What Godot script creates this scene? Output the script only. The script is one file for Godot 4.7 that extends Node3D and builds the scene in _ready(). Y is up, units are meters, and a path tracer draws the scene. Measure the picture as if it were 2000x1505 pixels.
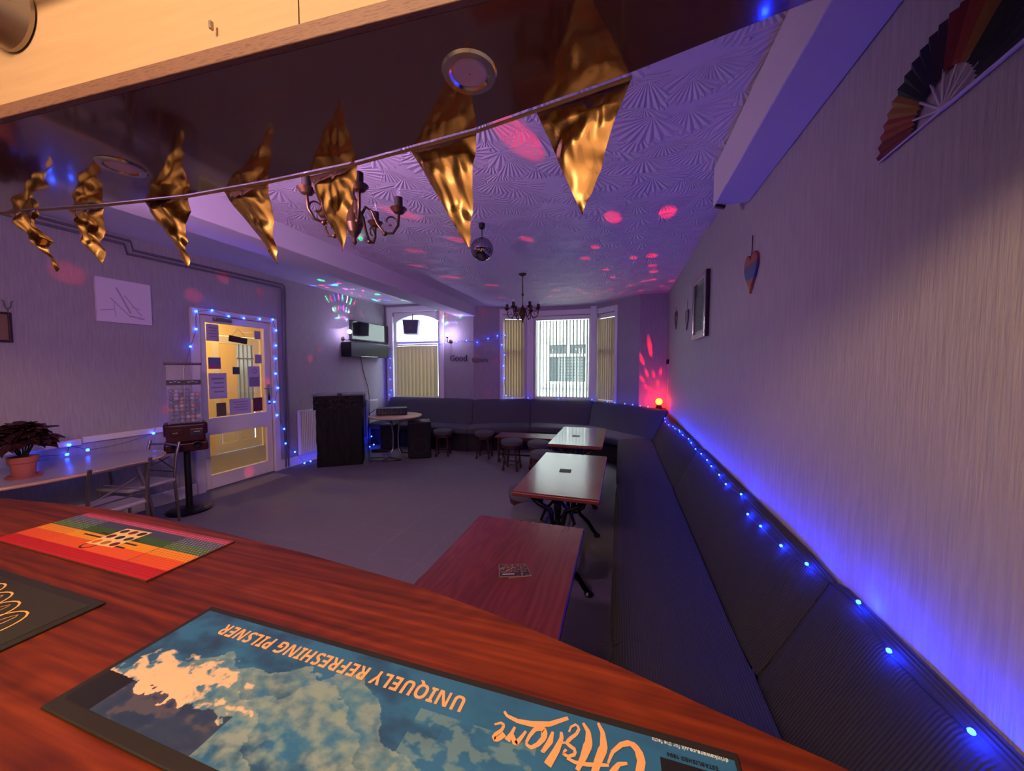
extends Node3D
# A pub function room seen from behind its bar. Metres, y up; the long axis of the room is z, the right wall is x = 0.755.

const CEIL := 2.88
const LEFT := -5.1
const RIGHT := 0.755
const BAR := 1.1
const SOFFIT := 2.1

var M := {}
var used := {}
var rng := RandomNumberGenerator.new()


# ---------------------------------------------------------------- mesh building
class MB:
	var v := PackedVector3Array()
	var n := PackedVector3Array()
	var uv := PackedVector2Array()
	var ix := PackedInt32Array()

	func vert(p: Vector3, nn: Vector3, t := Vector2.ZERO) -> int:
		v.append(p)
		n.append(nn)
		uv.append(t)
		return v.size() - 1

	func tri_i(a: int, b: int, c: int) -> void:   # counter-clockwise in, clockwise out
		ix.append(a)
		ix.append(c)
		ix.append(b)

	func tri(a: Vector3, b: Vector3, c: Vector3) -> void:
		var nn := (b - a).cross(c - a).normalized()
		var k := vert(a, nn)
		vert(b, nn)
		vert(c, nn)
		tri_i(k, k + 1, k + 2)

	func quad(a: Vector3, b: Vector3, c: Vector3, d: Vector3, uvs := [Vector2(0, 1), Vector2(1, 1), Vector2(1, 0), Vector2(0, 0)]) -> void:
		var nn := (c - a).cross(d - b).normalized()
		var k := vert(a, nn, uvs[0])
		vert(b, nn, uvs[1])
		vert(c, nn, uvs[2])
		vert(d, nn, uvs[3])
		tri_i(k, k + 1, k + 2)
		tri_i(k, k + 2, k + 3)

	func box(c: Vector3, s: Vector3, b := Basis()) -> MB:
		var h := s * 0.5
		for ax in 3:
			for sg in [-1.0, 1.0]:
				var w := Vector3.ZERO
				w[ax] = sg
				var u := Vector3.ZERO
				u[(ax + 1) % 3] = 1.0
				var t := w.cross(u)
				quad(c + b * ((w - u - t) * h), c + b * ((w + u - t) * h), c + b * ((w + u + t) * h), c + b * ((w - u + t) * h))
		return self

	func rbox(c: Vector3, s: Vector3, r: float, b := Basis()) -> MB:   # rounded edges
		var h := s * 0.5
		r = minf(r, minf(h.x, minf(h.y, h.z)) * 0.98)
		for ax in 3:
			for sg in [-1.0, 1.0]:
				var a1 := (ax + 1) % 3
				var a2 := (ax + 2) % 3
				var g1 := [-h[a1], -h[a1] + r * 0.5, -h[a1] + r, h[a1] - r, h[a1] - r * 0.5, h[a1]]
				var g2 := [-h[a2], -h[a2] + r * 0.5, -h[a2] + r, h[a2] - r, h[a2] - r * 0.5, h[a2]]
				var k := v.size()
				for i in 6:
					for j in 6:
						var p := Vector3.ZERO
						p[ax] = sg * h[ax]
						p[a1] = g1[i]
						p[a2] = g2[j]
						var q := Vector3(clampf(p.x, -h.x + r, h.x - r), clampf(p.y, -h.y + r, h.y - r), clampf(p.z, -h.z + r, h.z - r))
						var nn := (p - q).normalized()
						vert(c + b * (q + nn * r), b * nn, Vector2(p[a1], p[a2]))
				for i in 5:
					for j in 5:
						var o := k + i * 6 + j
						if sg > 0:
							tri_i(o, o + 6, o + 7)
							tri_i(o, o + 7, o + 1)
						else:
							tri_i(o, o + 7, o + 6)
							tri_i(o, o + 1, o + 7)
		return self

	func tube(pts: Array, r: float, sides := 8, r2 := -1.0) -> MB:
		var up := Vector3.UP
		var first := v.size()
		var cnt := pts.size()
		for i in cnt:
			var d: Vector3 = (pts[mini(i + 1, cnt - 1)] - pts[maxi(i - 1, 0)]).normalized()
			if absf(d.dot(up)) > 0.95:
				up = Vector3.RIGHT if absf(d.x) < 0.9 else Vector3.BACK
			var s := d.cross(up).normalized()
			up = s.cross(d).normalized()
			var rr := r if r2 < 0 else lerpf(r, r2, float(i) / maxf(1, cnt - 1))
			for k in sides:
				var a := TAU * k / sides
				var nn := s * cos(a) + up * sin(a)
				vert(pts[i] + nn * rr, nn, Vector2(float(k) / sides, i))
		for i in cnt - 1:
			for k in sides:
				var a := first + i * sides + k
				var b := first + i * sides + (k + 1) % sides
				tri_i(a, b + sides, b)
				tri_i(a, a + sides, b + sides)
		for e in 2:
			var o := first + (0 if e == 0 else (cnt - 1) * sides)
			var dd: Vector3 = (pts[0] - pts[1]) if e == 0 else (pts[cnt - 1] - pts[cnt - 2])
			dd = dd.normalized()
			var m := vert(pts[0] if e == 0 else pts[cnt - 1], dd)
			for k in sides:
				vert(v[o + k], dd)
			for k in sides:
				if e == 0:
					tri_i(m, m + 1 + k, m + 1 + (k + 1) % sides)
				else:
					tri_i(m, m + 1 + (k + 1) % sides, m + 1 + k)
		return self

	func lathe(prof: Array, segs := 16, c := Vector3.ZERO, b := Basis()) -> MB:   # prof: Vector2(radius, height) from bottom to top
		var cnt := prof.size()
		for i in cnt - 1:
			var p: Vector2 = prof[i]
			var q: Vector2 = prof[i + 1]
			var d := q - p
			if d.length() < 1e-6:
				continue
			var nr := Vector2(d.y, -d.x).normalized()
			var k := v.size()
			for s in segs + 1:
				var a := TAU * s / segs
				var o := Vector3(cos(a), 0, sin(a))
				var nn := b * Vector3(o.x * nr.x, nr.y, o.z * nr.x)
				vert(c + b * Vector3(o.x * p.x, p.y, o.z * p.x), nn, Vector2(float(s) / segs, p.y))
				vert(c + b * Vector3(o.x * q.x, q.y, o.z * q.x), nn, Vector2(float(s) / segs, q.y))
			for s in segs:
				var o2 := k + s * 2
				tri_i(o2, o2 + 1, o2 + 3)
				tri_i(o2, o2 + 3, o2 + 2)
		return self

	func sphere(c: Vector3, r: float, segs := 14, rings := 8) -> MB:
		var k := v.size()
		for i in rings + 1:
			var t := PI * i / rings
			for s in segs + 1:
				var a := TAU * s / segs
				var nn := Vector3(sin(t) * cos(a), cos(t), sin(t) * sin(a))
				vert(c + nn * r, nn, Vector2(float(s) / segs, float(i) / rings))
		for i in rings:
			for s in segs:
				var o := k + i * (segs + 1) + s
				tri_i(o, o + 1, o + segs + 2)
				tri_i(o, o + segs + 2, o + segs + 1)
		return self

	func prism(poly: PackedVector2Array, y0: float, y1: float, xf := Transform3D(), u0 := Vector2.ZERO, us := Vector2.ONE) -> MB:   # poly in (x, z), swept along y
		if Geometry2D.is_polygon_clockwise(poly):
			poly = poly.duplicate()
			poly.reverse()
		var t := Geometry2D.triangulate_polygon(poly)
		var mirror := xf.basis.determinant() < 0
		for e in 2:
			var y := y0 if e == 0 else y1
			var nn := (xf.basis * Vector3(0, -1 if e == 0 else 1, 0)).normalized()
			var k := v.size()
			for p in poly:
				vert(xf * Vector3(p.x, y, p.y), nn, (p - u0) * us)
			for i in range(0, t.size(), 3):
				var a := poly[t[i]]
				var bb := poly[t[i + 1]]
				var cc := poly[t[i + 2]]
				var ccw := (bb - a).cross(cc - a) > 0
				if (ccw == (e == 0)) != mirror:
					tri_i(k + t[i], k + t[i + 1], k + t[i + 2])
				else:
					tri_i(k + t[i], k + t[i + 2], k + t[i + 1])
		for i in poly.size():
			var a := poly[i]
			var c := poly[(i + 1) % poly.size()]
			if mirror:
				quad(xf * Vector3(c.x, y0, c.y), xf * Vector3(c.x, y1, c.y), xf * Vector3(a.x, y1, a.y), xf * Vector3(a.x, y0, a.y))
			else:
				quad(xf * Vector3(a.x, y0, a.y), xf * Vector3(a.x, y1, a.y), xf * Vector3(c.x, y1, c.y), xf * Vector3(c.x, y0, c.y))
		return self

	func surf(f: Callable, nu: int, nv: int) -> MB:   # f(u, v) -> Vector3, smooth
		var k := v.size()
		for i in nu + 1:
			for j in nv + 1:
				var u := float(i) / nu
				var w := float(j) / nv
				var e := 0.004
				var du: Vector3 = f.call(minf(u + e, 1.0), w) - f.call(maxf(u - e, 0.0), w)
				var dv: Vector3 = f.call(u, minf(w + e, 1.0)) - f.call(u, maxf(w - e, 0.0))
				var nn := du.cross(dv)
				nn = nn.normalized() if nn.length() > 1e-12 else Vector3.UP
				vert(f.call(u, w), nn, Vector2(u, w))
		for i in nu:
			for j in nv:
				var o := k + i * (nv + 1) + j
				tri_i(o, o + nv + 1, o + nv + 2)
				tri_i(o, o + nv + 2, o + 1)
		return self

	func mesh() -> ArrayMesh:
		var a := []
		a.resize(Mesh.ARRAY_MAX)
		a[Mesh.ARRAY_VERTEX] = v
		a[Mesh.ARRAY_NORMAL] = n
		a[Mesh.ARRAY_TEX_UV] = uv
		a[Mesh.ARRAY_INDEX] = ix
		var m := ArrayMesh.new()
		m.add_surface_from_arrays(Mesh.PRIMITIVE_TRIANGLES, a)
		return m


# ---------------------------------------------------------------- nodes
func numbered(called: String) -> String:
	var k: int = used.get(called, 0)
	used[called] = k + 1
	return called if k == 0 else "%s_%03d" % [called, k]


func tag(o: Node, label: String, category: String, group := "") -> Node:
	o.set_meta("label", label)
	o.set_meta("category", category)
	if group:
		o.set_meta("group", group)
	return o


func thing(called: String, label: String, category: String, at := Vector3.ZERO, turn := 0.0, group := "") -> Node3D:
	var o := Node3D.new()
	o.name = numbered(called)
	add_child(o)
	o.position = at
	o.rotation.y = turn
	tag(o, label, category, group)
	return o


func part(parent: Node, called: String, mb, m: Material, xf := Transform3D(), label := "") -> MeshInstance3D:
	var o := MeshInstance3D.new()
	o.name = called
	o.mesh = mb.mesh() if mb is MB else mb
	o.material_override = m
	o.transform = xf
	parent.add_child(o, true)
	if label:
		o.set_meta("label", label)
	return o


func solo(called: String, mb, m: Material, label: String, category: String, at := Vector3.ZERO, turn := 0.0, group := "") -> MeshInstance3D:
	var o := part(self, numbered(called), mb, m)
	o.position = at
	o.rotation.y = turn
	tag(o, label, category, group)
	return o


func struct(called: String, mb, m: Material, label: String, category: String) -> MeshInstance3D:
	var o := part(self, numbered(called), mb, m)
	tag(o, label, category)
	o.set_meta("kind", "structure")
	return o


func copy(o: Node3D, at: Vector3, turn: float, label := "") -> Node3D:
	var c: Node3D = o.duplicate()
	c.name = numbered(str(o.name).rstrip("0123456789").rstrip("_"))
	add_child(c)
	c.position = at
	c.rotation.y = turn
	if label:
		c.set_meta("label", label)
	return c


func omni(parent: Node, at: Vector3, color: Color, energy: float, size := 0.02) -> OmniLight3D:
	var l := OmniLight3D.new()
	l.name = "light"
	l.light_color = color
	l.light_energy = energy
	l.light_size = size
	l.omni_range = 14.0
	l.omni_attenuation = 2.0
	l.shadow_enabled = true
	parent.add_child(l, true)
	l.position = at
	return l


func beam(parent: Node3D, from: Vector3, to: Vector3, color: Color, energy: float, half_angle: float, soft := 0.35) -> void:
	var l := SpotLight3D.new()
	l.name = "light"
	l.light_color = color
	l.light_energy = energy
	l.spot_angle = half_angle
	l.spot_angle_attenuation = soft
	l.light_size = 0.01
	l.spot_range = 16.0
	l.spot_attenuation = 2.0
	l.shadow_enabled = true
	parent.add_child(l, true)
	l.global_transform = Transform3D(Basis(), from).looking_at(to, Vector3.UP if absf((to - from).normalized().y) < 0.98 else Vector3.RIGHT)


# ---------------------------------------------------------------- materials
func mat(c: Color, rough := 0.6, metal := 0.0, spec := 0.5) -> StandardMaterial3D:
	var m := StandardMaterial3D.new()
	m.albedo_color = c
	m.roughness = rough
	m.metallic = metal
	m.metallic_specular = spec
	return m


func glow(c: Color, e: float) -> StandardMaterial3D:
	var m := mat(c, 0.4)
	m.emission_enabled = true
	m.emission = c
	m.emission_energy_multiplier = e
	return m


func noise_tex(seed_: int, freq: float, oct := 4, ramp: Array = [], side := 512, kind := FastNoiseLite.TYPE_SIMPLEX_SMOOTH) -> NoiseTexture2D:
	var f := FastNoiseLite.new()
	f.seed = seed_
	f.noise_type = kind
	f.frequency = freq
	f.fractal_octaves = oct
	var t := NoiseTexture2D.new()
	t.width = side
	t.height = side
	t.seamless = true
	t.noise = f
	if ramp:
		var g := Gradient.new()
		g.offsets = PackedFloat32Array(range(ramp.size()).map(func(i): return float(i) / (ramp.size() - 1)))
		g.colors = PackedColorArray(ramp)
		t.color_ramp = g
	return t


func tri(m: StandardMaterial3D, scale: Vector3, world := true) -> StandardMaterial3D:
	m.uv1_triplanar = true
	m.uv1_world_triplanar = world
	m.uv1_triplanar_sharpness = 6.0
	m.uv1_scale = scale
	return m


func bump(m: StandardMaterial3D, t: Texture2D, cm: float) -> StandardMaterial3D:
	m.heightmap_enabled = true
	m.heightmap_texture = t
	m.heightmap_scale = cm
	return m


func image_mat(im: Image, rough: float, spec := 0.5) -> StandardMaterial3D:
	var m := mat(Color.WHITE, rough, 0.0, spec)
	m.albedo_texture = ImageTexture.create_from_image(im)
	return m


func wood_image(w: int, h: int, dark: Color, mid: Color, light: Color, seed_: int, figure: float, rings: float, streak := 0.45) -> Image:
	# grain along x; figure bends the rings into cathedral arches
	var a := FastNoiseLite.new()
	a.seed = seed_
	a.frequency = 0.004
	a.fractal_octaves = 3
	var b := FastNoiseLite.new()
	b.seed = seed_ + 7
	b.frequency = 0.02
	b.fractal_octaves = 4
	var im := Image.create(w, h, false, Image.FORMAT_RGB8)
	for y in h:
		for x in w:
			var big := a.get_noise_2d(x * 0.35, y * 1.6)
			var fine := b.get_noise_2d(x * 0.1, y * 4.5)
			var ring := sin((float(y) / h + big * figure) * rings * TAU) * 0.5 + 0.5
			var t := clampf(0.5 + fine * 0.6 + (ring - 0.5) * streak + big * 0.3, 0.0, 1.0)
			im.set_pixel(x, y, dark.lerp(mid, t * 2.0) if t < 0.5 else mid.lerp(light, t * 2.0 - 1.0))
	return im


func fan_plaster() -> ImageTexture:
	# overlapping combed fans, as an embossed plaster ceiling has them; height only
	var side := 768
	var im := Image.create(side, side, false, Image.FORMAT_RF)
	im.fill(Color(0.35, 0, 0))
	var r := RandomNumberGenerator.new()
	r.seed = 11
	for k in 70:
		var cx := r.randf() * side
		var cy := r.randf() * side
		var rad := r.randf_range(0.13, 0.2) * side
		var dir := -PI / 2 + r.randf_range(-0.5, 0.5)
		var half := r.randf_range(0.9, 1.5)
		var teeth := r.randi_range(9, 14)
		for y in range(int(cy - rad), int(cy + rad) + 1):
			for x in range(int(cx - rad), int(cx + rad) + 1):
				var d := Vector2(x - cx, y - cy)
				var l := d.length() / rad
				if l > 1.0 or l < 0.04:
					continue
				var da := wrapf(d.angle() - dir, -PI, PI)
				if absf(da) > half:
					continue
				var s := fposmod((da + half) / (2 * half) * teeth, 1.0)
				var edge := 1.0 - absf(s * 2.0 - 1.0)
				if l > 0.8 + edge * 0.2:
					continue
				im.set_pixel(posmod(x, side), posmod(y, side), Color(0.15 + 0.75 * edge * (0.35 + 0.65 * l), 0, 0))
	return ImageTexture.create_from_image(im)


func stripes_tex(count: int, soft: bool) -> ImageTexture:
	var im := Image.create(256, 8, false, Image.FORMAT_RF)
	for x in 256:
		var s := sin(TAU * x * count / 256.0) * 0.5 + 0.5
		for y in 8:
			im.set_pixel(x, y, Color(s if soft else roundf(s), 0, 0))
	return ImageTexture.create_from_image(im)


func make_materials() -> void:
	var paper_relief := noise_tex(3, 0.03, 5)
	var wall := mat(Color(0.66, 0.64, 0.65), 0.75, 0.0, 0.4)
	tri(wall, Vector3(5.0, 0.35, 5.0))
	wall.albedo_texture = noise_tex(4, 0.02, 4, [Color(0.90, 0.90, 0.90), Color(1, 1, 1)])
	bump(wall, paper_relief, 0.15)
	M.wall = wall
	M.plaster = mat(Color(0.80, 0.79, 0.80), 0.8)
	var artex := mat(Color(0.82, 0.80, 0.82), 0.55)
	tri(artex, Vector3(0.8, 0.8, 0.8))
	bump(artex, fan_plaster(), 1.1)
	M.artex = artex
	var carpet := mat(Color(0.57, 0.55, 0.57), 0.95, 0.0, 0.2)
	tri(carpet, Vector3(2.2, 2.2, 2.2))
	carpet.albedo_texture = noise_tex(9, 0.18, 3, [Color(0.62, 0.62, 0.62), Color(0.85, 0.85, 0.85), Color(1, 1, 1)])
	bump(carpet, noise_tex(10, 0.3, 2), 0.5)
	M.carpet = carpet
	M.white = mat(Color(0.86, 0.85, 0.84), 0.35)
	M.cream = mat(Color(0.90, 0.80, 0.55), 0.7)
	M.magnolia = mat(Color(0.85, 0.82, 0.76), 0.8)
	M.pipe = mat(Color(0.40, 0.38, 0.40), 0.5)
	var fabric := mat(Color(0.42, 0.42, 0.44), 0.9, 0.0, 0.25)  # smooth cloth, its tone lightened to carry the glare around the bay benches
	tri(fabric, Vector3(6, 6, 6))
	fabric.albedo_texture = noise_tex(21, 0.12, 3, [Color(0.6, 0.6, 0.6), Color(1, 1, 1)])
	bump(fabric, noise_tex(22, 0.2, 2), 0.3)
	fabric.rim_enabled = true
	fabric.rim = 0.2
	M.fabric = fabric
	var rib := mat(Color(0.21, 0.205, 0.22), 0.9, 0.0, 0.25)  # ribbed cloth, its tone darkened to carry the dimness over the wall bench
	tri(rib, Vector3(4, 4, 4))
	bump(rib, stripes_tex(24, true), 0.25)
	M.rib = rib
	M.black_board = mat(Color(0.055, 0.05, 0.055), 0.7)
	# woods
	M.counter = image_mat(wood_image(2048, 640, Color(0.24, 0.075, 0.025), Color(0.39, 0.145, 0.045), Color(0.52, 0.22, 0.07), 31, 0.25, 22.0, 0.15), 0.5, 0.3)
	M.counter.clearcoat_enabled = true
	M.counter.clearcoat = 0.12
	M.counter.clearcoat_roughness = 0.2
	M.table_top = image_mat(wood_image(512, 256, Color(0.35, 0.135, 0.145), Color(0.39, 0.155, 0.165), Color(0.43, 0.18, 0.185), 41, 0.9, 6.0), 0.24, 0.36)
	M.table_top.clearcoat_enabled = true
	M.table_top.clearcoat = 0.3
	M.table_top.clearcoat_roughness = 0.12
	var wood := mat(Color(1, 1, 1), 0.4)
	tri(wood, Vector3(8, 1.0, 8), false)
	wood.albedo_texture = noise_tex(51, 0.02, 4, [Color(0.10, 0.045, 0.03), Color(0.20, 0.085, 0.06), Color(0.27, 0.12, 0.085)])
	M.wood = wood
	M.table_edge = mat(Color(0.36, 0.15, 0.13), 0.35)
	M.soffit = mat(Color(0.34, 0.215, 0.12), 0.09, 0.0, 0.85)
	M.soffit.clearcoat_enabled = true
	M.soffit.clearcoat = 1.0
	M.soffit.clearcoat_roughness = 0.05
	var fascia := mat(Color(0.65, 0.545, 0.415), 0.6)
	tri(fascia, Vector3(0.5, 6.0, 6.0), false)
	fascia.albedo_texture = noise_tex(61, 0.015, 4, [Color(0.94, 0.94, 0.94), Color(1, 1, 1)])
	M.fascia = fascia
	var edge := mat(Color(0.42, 0.30, 0.25), 0.55)
	tri(edge, Vector3(2, 20, 20), false)
	edge.albedo_texture = noise_tex(62, 0.03, 5, [Color(0.55, 0.5, 0.5), Color(1, 1, 1), Color(0.85, 0.85, 0.85)])
	M.edge = edge
	M.gold = mat(Color(0.88, 0.71, 0.47), 0.17, 1.0)
	M.ribbon = mat(Color(0.62, 0.50, 0.40), 0.5)
	M.chrome = mat(Color(0.75, 0.74, 0.72), 0.18, 1.0)
	M.steel = mat(Color(0.62, 0.58, 0.55), 0.35, 1.0)
	M.brass = mat(Color(0.36, 0.27, 0.16), 0.4, 0.8)
	M.iron = mat(Color(0.03, 0.03, 0.032), 0.3, 0.2)
	M.black = mat(Color(0.02, 0.02, 0.022), 0.45)
	M.black_gloss = mat(Color(0.012, 0.012, 0.015), 0.06, 0.0, 0.6)
	M.black_cloth = mat(Color(0.016, 0.015, 0.018), 0.55, 0.0, 0.35)
	M.wire = mat(Color(0.10, 0.12, 0.18), 0.5)
	M.grey = mat(Color(0.45, 0.44, 0.46), 0.5)
	M.laminate = mat(Color(0.62, 0.60, 0.62), 0.25)
	M.light_wood = mat(Color(0.75, 0.60, 0.48), 0.3)
	M.paper = mat(Color(0.74, 0.70, 0.78), 0.7)
	M.led = glow(Color(0.16, 0.32, 1.0), 14.0)
	M.led_soft = glow(Color(0.16, 0.32, 1.0), 7.0)
	var glass := mat(Color(0.95, 1.0, 0.98, 0.06), 0.02)
	glass.transparency = BaseMaterial3D.TRANSPARENCY_ALPHA
	M.glass = glass
	var plastic := mat(Color(0.95, 0.93, 1.0, 0.15), 0.05)
	plastic.transparency = BaseMaterial3D.TRANSPARENCY_ALPHA
	M.clear = plastic
	var slat := mat(Color(0.72, 0.66, 0.50), 0.8)
	slat.backlight_enabled = true
	slat.backlight = Color(0.26, 0.245, 0.17)
	M.slat = slat
	var grey_slat := mat(Color(0.50, 0.52, 0.48), 0.8)
	grey_slat.backlight_enabled = true
	grey_slat.backlight = Color(0.30, 0.32, 0.28)
	M.grey_slat = grey_slat


# ---------------------------------------------------------------- start
func _ready() -> void:
	rng.seed = 5
	set_view()
	make_materials()
	build_shell()
	build_door()
	build_windows()
	build_outside()
	build_bar()
	build_bunting()
	build_benches()
	build_tables()
	build_left_corner()
	build_music_corner()
	build_ceiling_fittings()
	build_wall_things()
	build_string_lights()
	build_party_lights()


func set_view() -> void:
	var cam := Camera3D.new()
	cam.name = "camera"
	cam.fov = 94.96
	cam.near = 0.02
	cam.far = 200.0
	add_child(cam)
	cam.position = Vector3(0, 1.6, 0)
	cam.rotation_degrees = Vector3(-2.87, 17.1, 0)
	cam.current = true
	var sky := ProceduralSkyMaterial.new()   # bright overcast
	sky.sky_top_color = Color(0.86, 0.92, 0.95)
	sky.sky_horizon_color = Color(0.92, 0.96, 0.96)
	sky.ground_bottom_color = Color(0.45, 0.46, 0.46)
	sky.ground_horizon_color = Color(0.7, 0.72, 0.72)
	sky.sky_energy_multiplier = 1.0
	var e := Environment.new()
	e.background_mode = Environment.BG_SKY
	e.sky = Sky.new()
	e.sky.sky_material = sky
	e.background_energy_multiplier = 20.0
	e.tonemap_mode = Environment.TONE_MAPPER_LINEAR
	e.tonemap_exposure = 1.0
	e.sdfgi_enabled = true
	e.ssao_enabled = true
	e.ssil_enabled = true
	var w := WorldEnvironment.new()
	w.name = "surroundings"
	w.environment = e
	add_child(w)


func area(parent: Node, at: Vector3, towards: Vector3, size: Vector2, color: Color, energy: float) -> void:
	var l := AreaLight3D.new()
	l.name = "light"
	l.area_size = size
	l.light_color = color
	l.light_energy = energy
	l.area_range = 16.0
	l.shadow_enabled = true
	parent.add_child(l, true)
	l.global_transform = Transform3D(Basis(), at).looking_at(towards, Vector3.UP)


# ---------------------------------------------------------------- room shell
func wall_with_holes(p0: Vector3, p1: Vector3, h: float, holes: Array, thick := 0.16) -> MB:
	# holes: [u0, u1, y0, y1] along p0 -> p1; the room lies to the left of p0 -> p1 seen from above
	var mb := MB.new()
	var d := (p1 - p0)
	var len := d.length()
	d = d / len
	var out := -d.cross(Vector3.UP)
	var b := Basis(d, Vector3.UP, d.cross(Vector3.UP))
	var us := [0.0, len]
	for k in holes:
		us.append(k[0])
		us.append(k[1])
	us.sort()
	for i in us.size() - 1:
		if us[i + 1] - us[i] < 0.001:
			continue
		var m: float = (us[i] + us[i + 1]) / 2
		var spans := [[0.0, h]]
		for k in holes:
			if m > k[0] and m < k[1]:
				spans = [[0.0, k[2]], [k[3], h]]
		for s in spans:
			if s[1] - s[0] > 0.001:
				mb.box(p0 + d * m + Vector3.UP * ((s[0] + s[1]) / 2) + out * thick / 2, Vector3(us[i + 1] - us[i], s[1] - s[0], thick), b)
	return mb


func v2(a: Array) -> PackedVector2Array:
	var p := PackedVector2Array()
	for q in a:
		p.append(Vector2(q[0], q[1]))
	return p


func build_shell() -> void:
	var a := Vector3(LEFT, 0, -6.85)
	var b := Vector3(-2.95, 0, -6.85)
	var c := Vector3(-1.86, 0, -7.4)
	var d := Vector3(-0.52, 0, -7.4)
	var e := Vector3(0.31, 0, -6.62)
	var f := Vector3(RIGHT, 0, -6.62)
	struct("floor", MB.new().box(Vector3(-2.2, -0.05, -2.95), Vector3(6.3, 0.1, 9.3)), M.carpet, "dark grey carpet covering the whole room floor", "floor")
	struct("ceiling", MB.new().prism(v2([[-2.9, 1.6], [0.9, 1.6], [0.9, -6.75], [-0.4, -7.55], [-1.95, -7.55], [-2.9, -7.0]]), CEIL, CEIL + 0.1), M.artex, "white ceiling embossed with overlapping combed plaster fans", "ceiling")
	struct("ceiling", MB.new().box(Vector3(-4.2, 3.05, -2.7), Vector3(1.9, 0.1, 8.6)), M.plaster, "smooth ceiling strip between the door wall and the long beam", "ceiling")
	struct("ceiling_beam", MB.new().rbox(Vector3(-3.09, 2.895, -2.63), Vector3(0.38, 0.45, 8.45), 0.01), M.plaster, "long boxed ceiling beam running towards the arched window", "beam")
	struct("boxed_beam", MB.new().rbox(Vector3(0.654, 2.76, -0.52), Vector3(0.2, 0.24, 4.2), 0.008), M.plaster, "short boxed beam along the top of the fan wall", "beam")
	# walls, clockwise seen from above so that the room is on the inner side
	struct("wall_left", wall_with_holes(Vector3(LEFT, 0, 1.6), a, 3.1, [[4.72, 5.68, -0.001, 2.28]]), M.wall, "grey papered wall with the glazed door in it", "wall")
	struct("wall_back", wall_with_holes(a, b, 3.1, [[0.2, 1.36, 0.93, 2.82]]), M.wall, "grey wall pierced by the arched window", "wall")
	struct("wall_bay", wall_with_holes(b, c, 2.98, [[0.62, 1.13, 0.93, 2.72]]), M.wall, "slanting bay wall beside the wire lettering", "wall")
	struct("wall_bay", wall_with_holes(c, d, 2.98, [[0.05, 1.28, 0.93, 2.69]]), M.wall, "bay wall around the wide middle window", "wall")
	struct("wall_bay", wall_with_holes(d, e, 2.98, [[0.06, 0.56, 0.93, 2.67]]), M.wall, "slanting bay wall next to the red lamp corner", "wall")
	struct("wall_nook", wall_with_holes(e, f, 2.98, []), M.wall, "narrow wall right behind the glowing red party lamp", "wall")
	struct("wall_right", wall_with_holes(f, Vector3(RIGHT, 0, 1.6), 2.98, []), M.wall, "long wall in vertically ribbed paper with the rainbow fan", "wall")
	struct("wall_bar", wall_with_holes(Vector3(RIGHT, 0, 1.6), Vector3(LEFT, 0, 1.6), 3.1, []), M.magnolia, "plain wall behind the bar", "wall")
	# skirting, dado rail, pipes
	var sk := MB.new()
	sk.rbox(Vector3(LEFT + 0.011, 0.075, -0.75), Vector3(0.02, 0.15, 4.55), 0.006)
	struct("baseboard_left", sk, M.white, "white skirting board below the dado rail", "skirting")
	struct("baseboard_left", MB.new().rbox(Vector3(LEFT + 0.011, 0.075, -5.5), Vector3(0.02, 0.15, 2.65), 0.006), M.white, "white skirting board running behind the radiator", "skirting")
	var dado := MB.new()
	dado.rbox(Vector3(LEFT + 0.016, 0.885, -2.41), Vector3(0.03, 0.062, 0.7), 0.008)
	dado.rbox(Vector3(LEFT + 0.019, 0.872, -0.3), Vector3(0.036, 0.062, 3.5), 0.008)
	struct("trim_1", dado, M.white, "white dado rail behind the grey cafe table", "dado rail")
	for k in 2:
		var o := k * 0.05
		var t := MB.new()
		var x := LEFT + 0.025
		t.tube([Vector3(x, 2.965 - o, 1.5), Vector3(x, 2.965 - o, -2.5 + o), Vector3(x, 2.87 - o, -2.52 + o), Vector3(x, 2.9 - o, -4.3 + o), Vector3(x, 2.87 - o, -4.33 + o), Vector3(x, 0.02, -4.3 + o)], 0.014, 8)
		struct("heating_pipe", t, M.pipe, ["outer grey heating pipe bending down beside the door", "inner grey heating pipe bending down beside the door"][k], "pipe")
	# corner ledge that carries the red lamp
	struct("corner_ledge", MB.new().prism(v2([[0.335, -6.615], [0.75, -6.615], [0.75, -6.25]]), 0.0, 0.90), M.black_board, "dark triangular ledge filling the corner behind the seating", "ledge")


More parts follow.
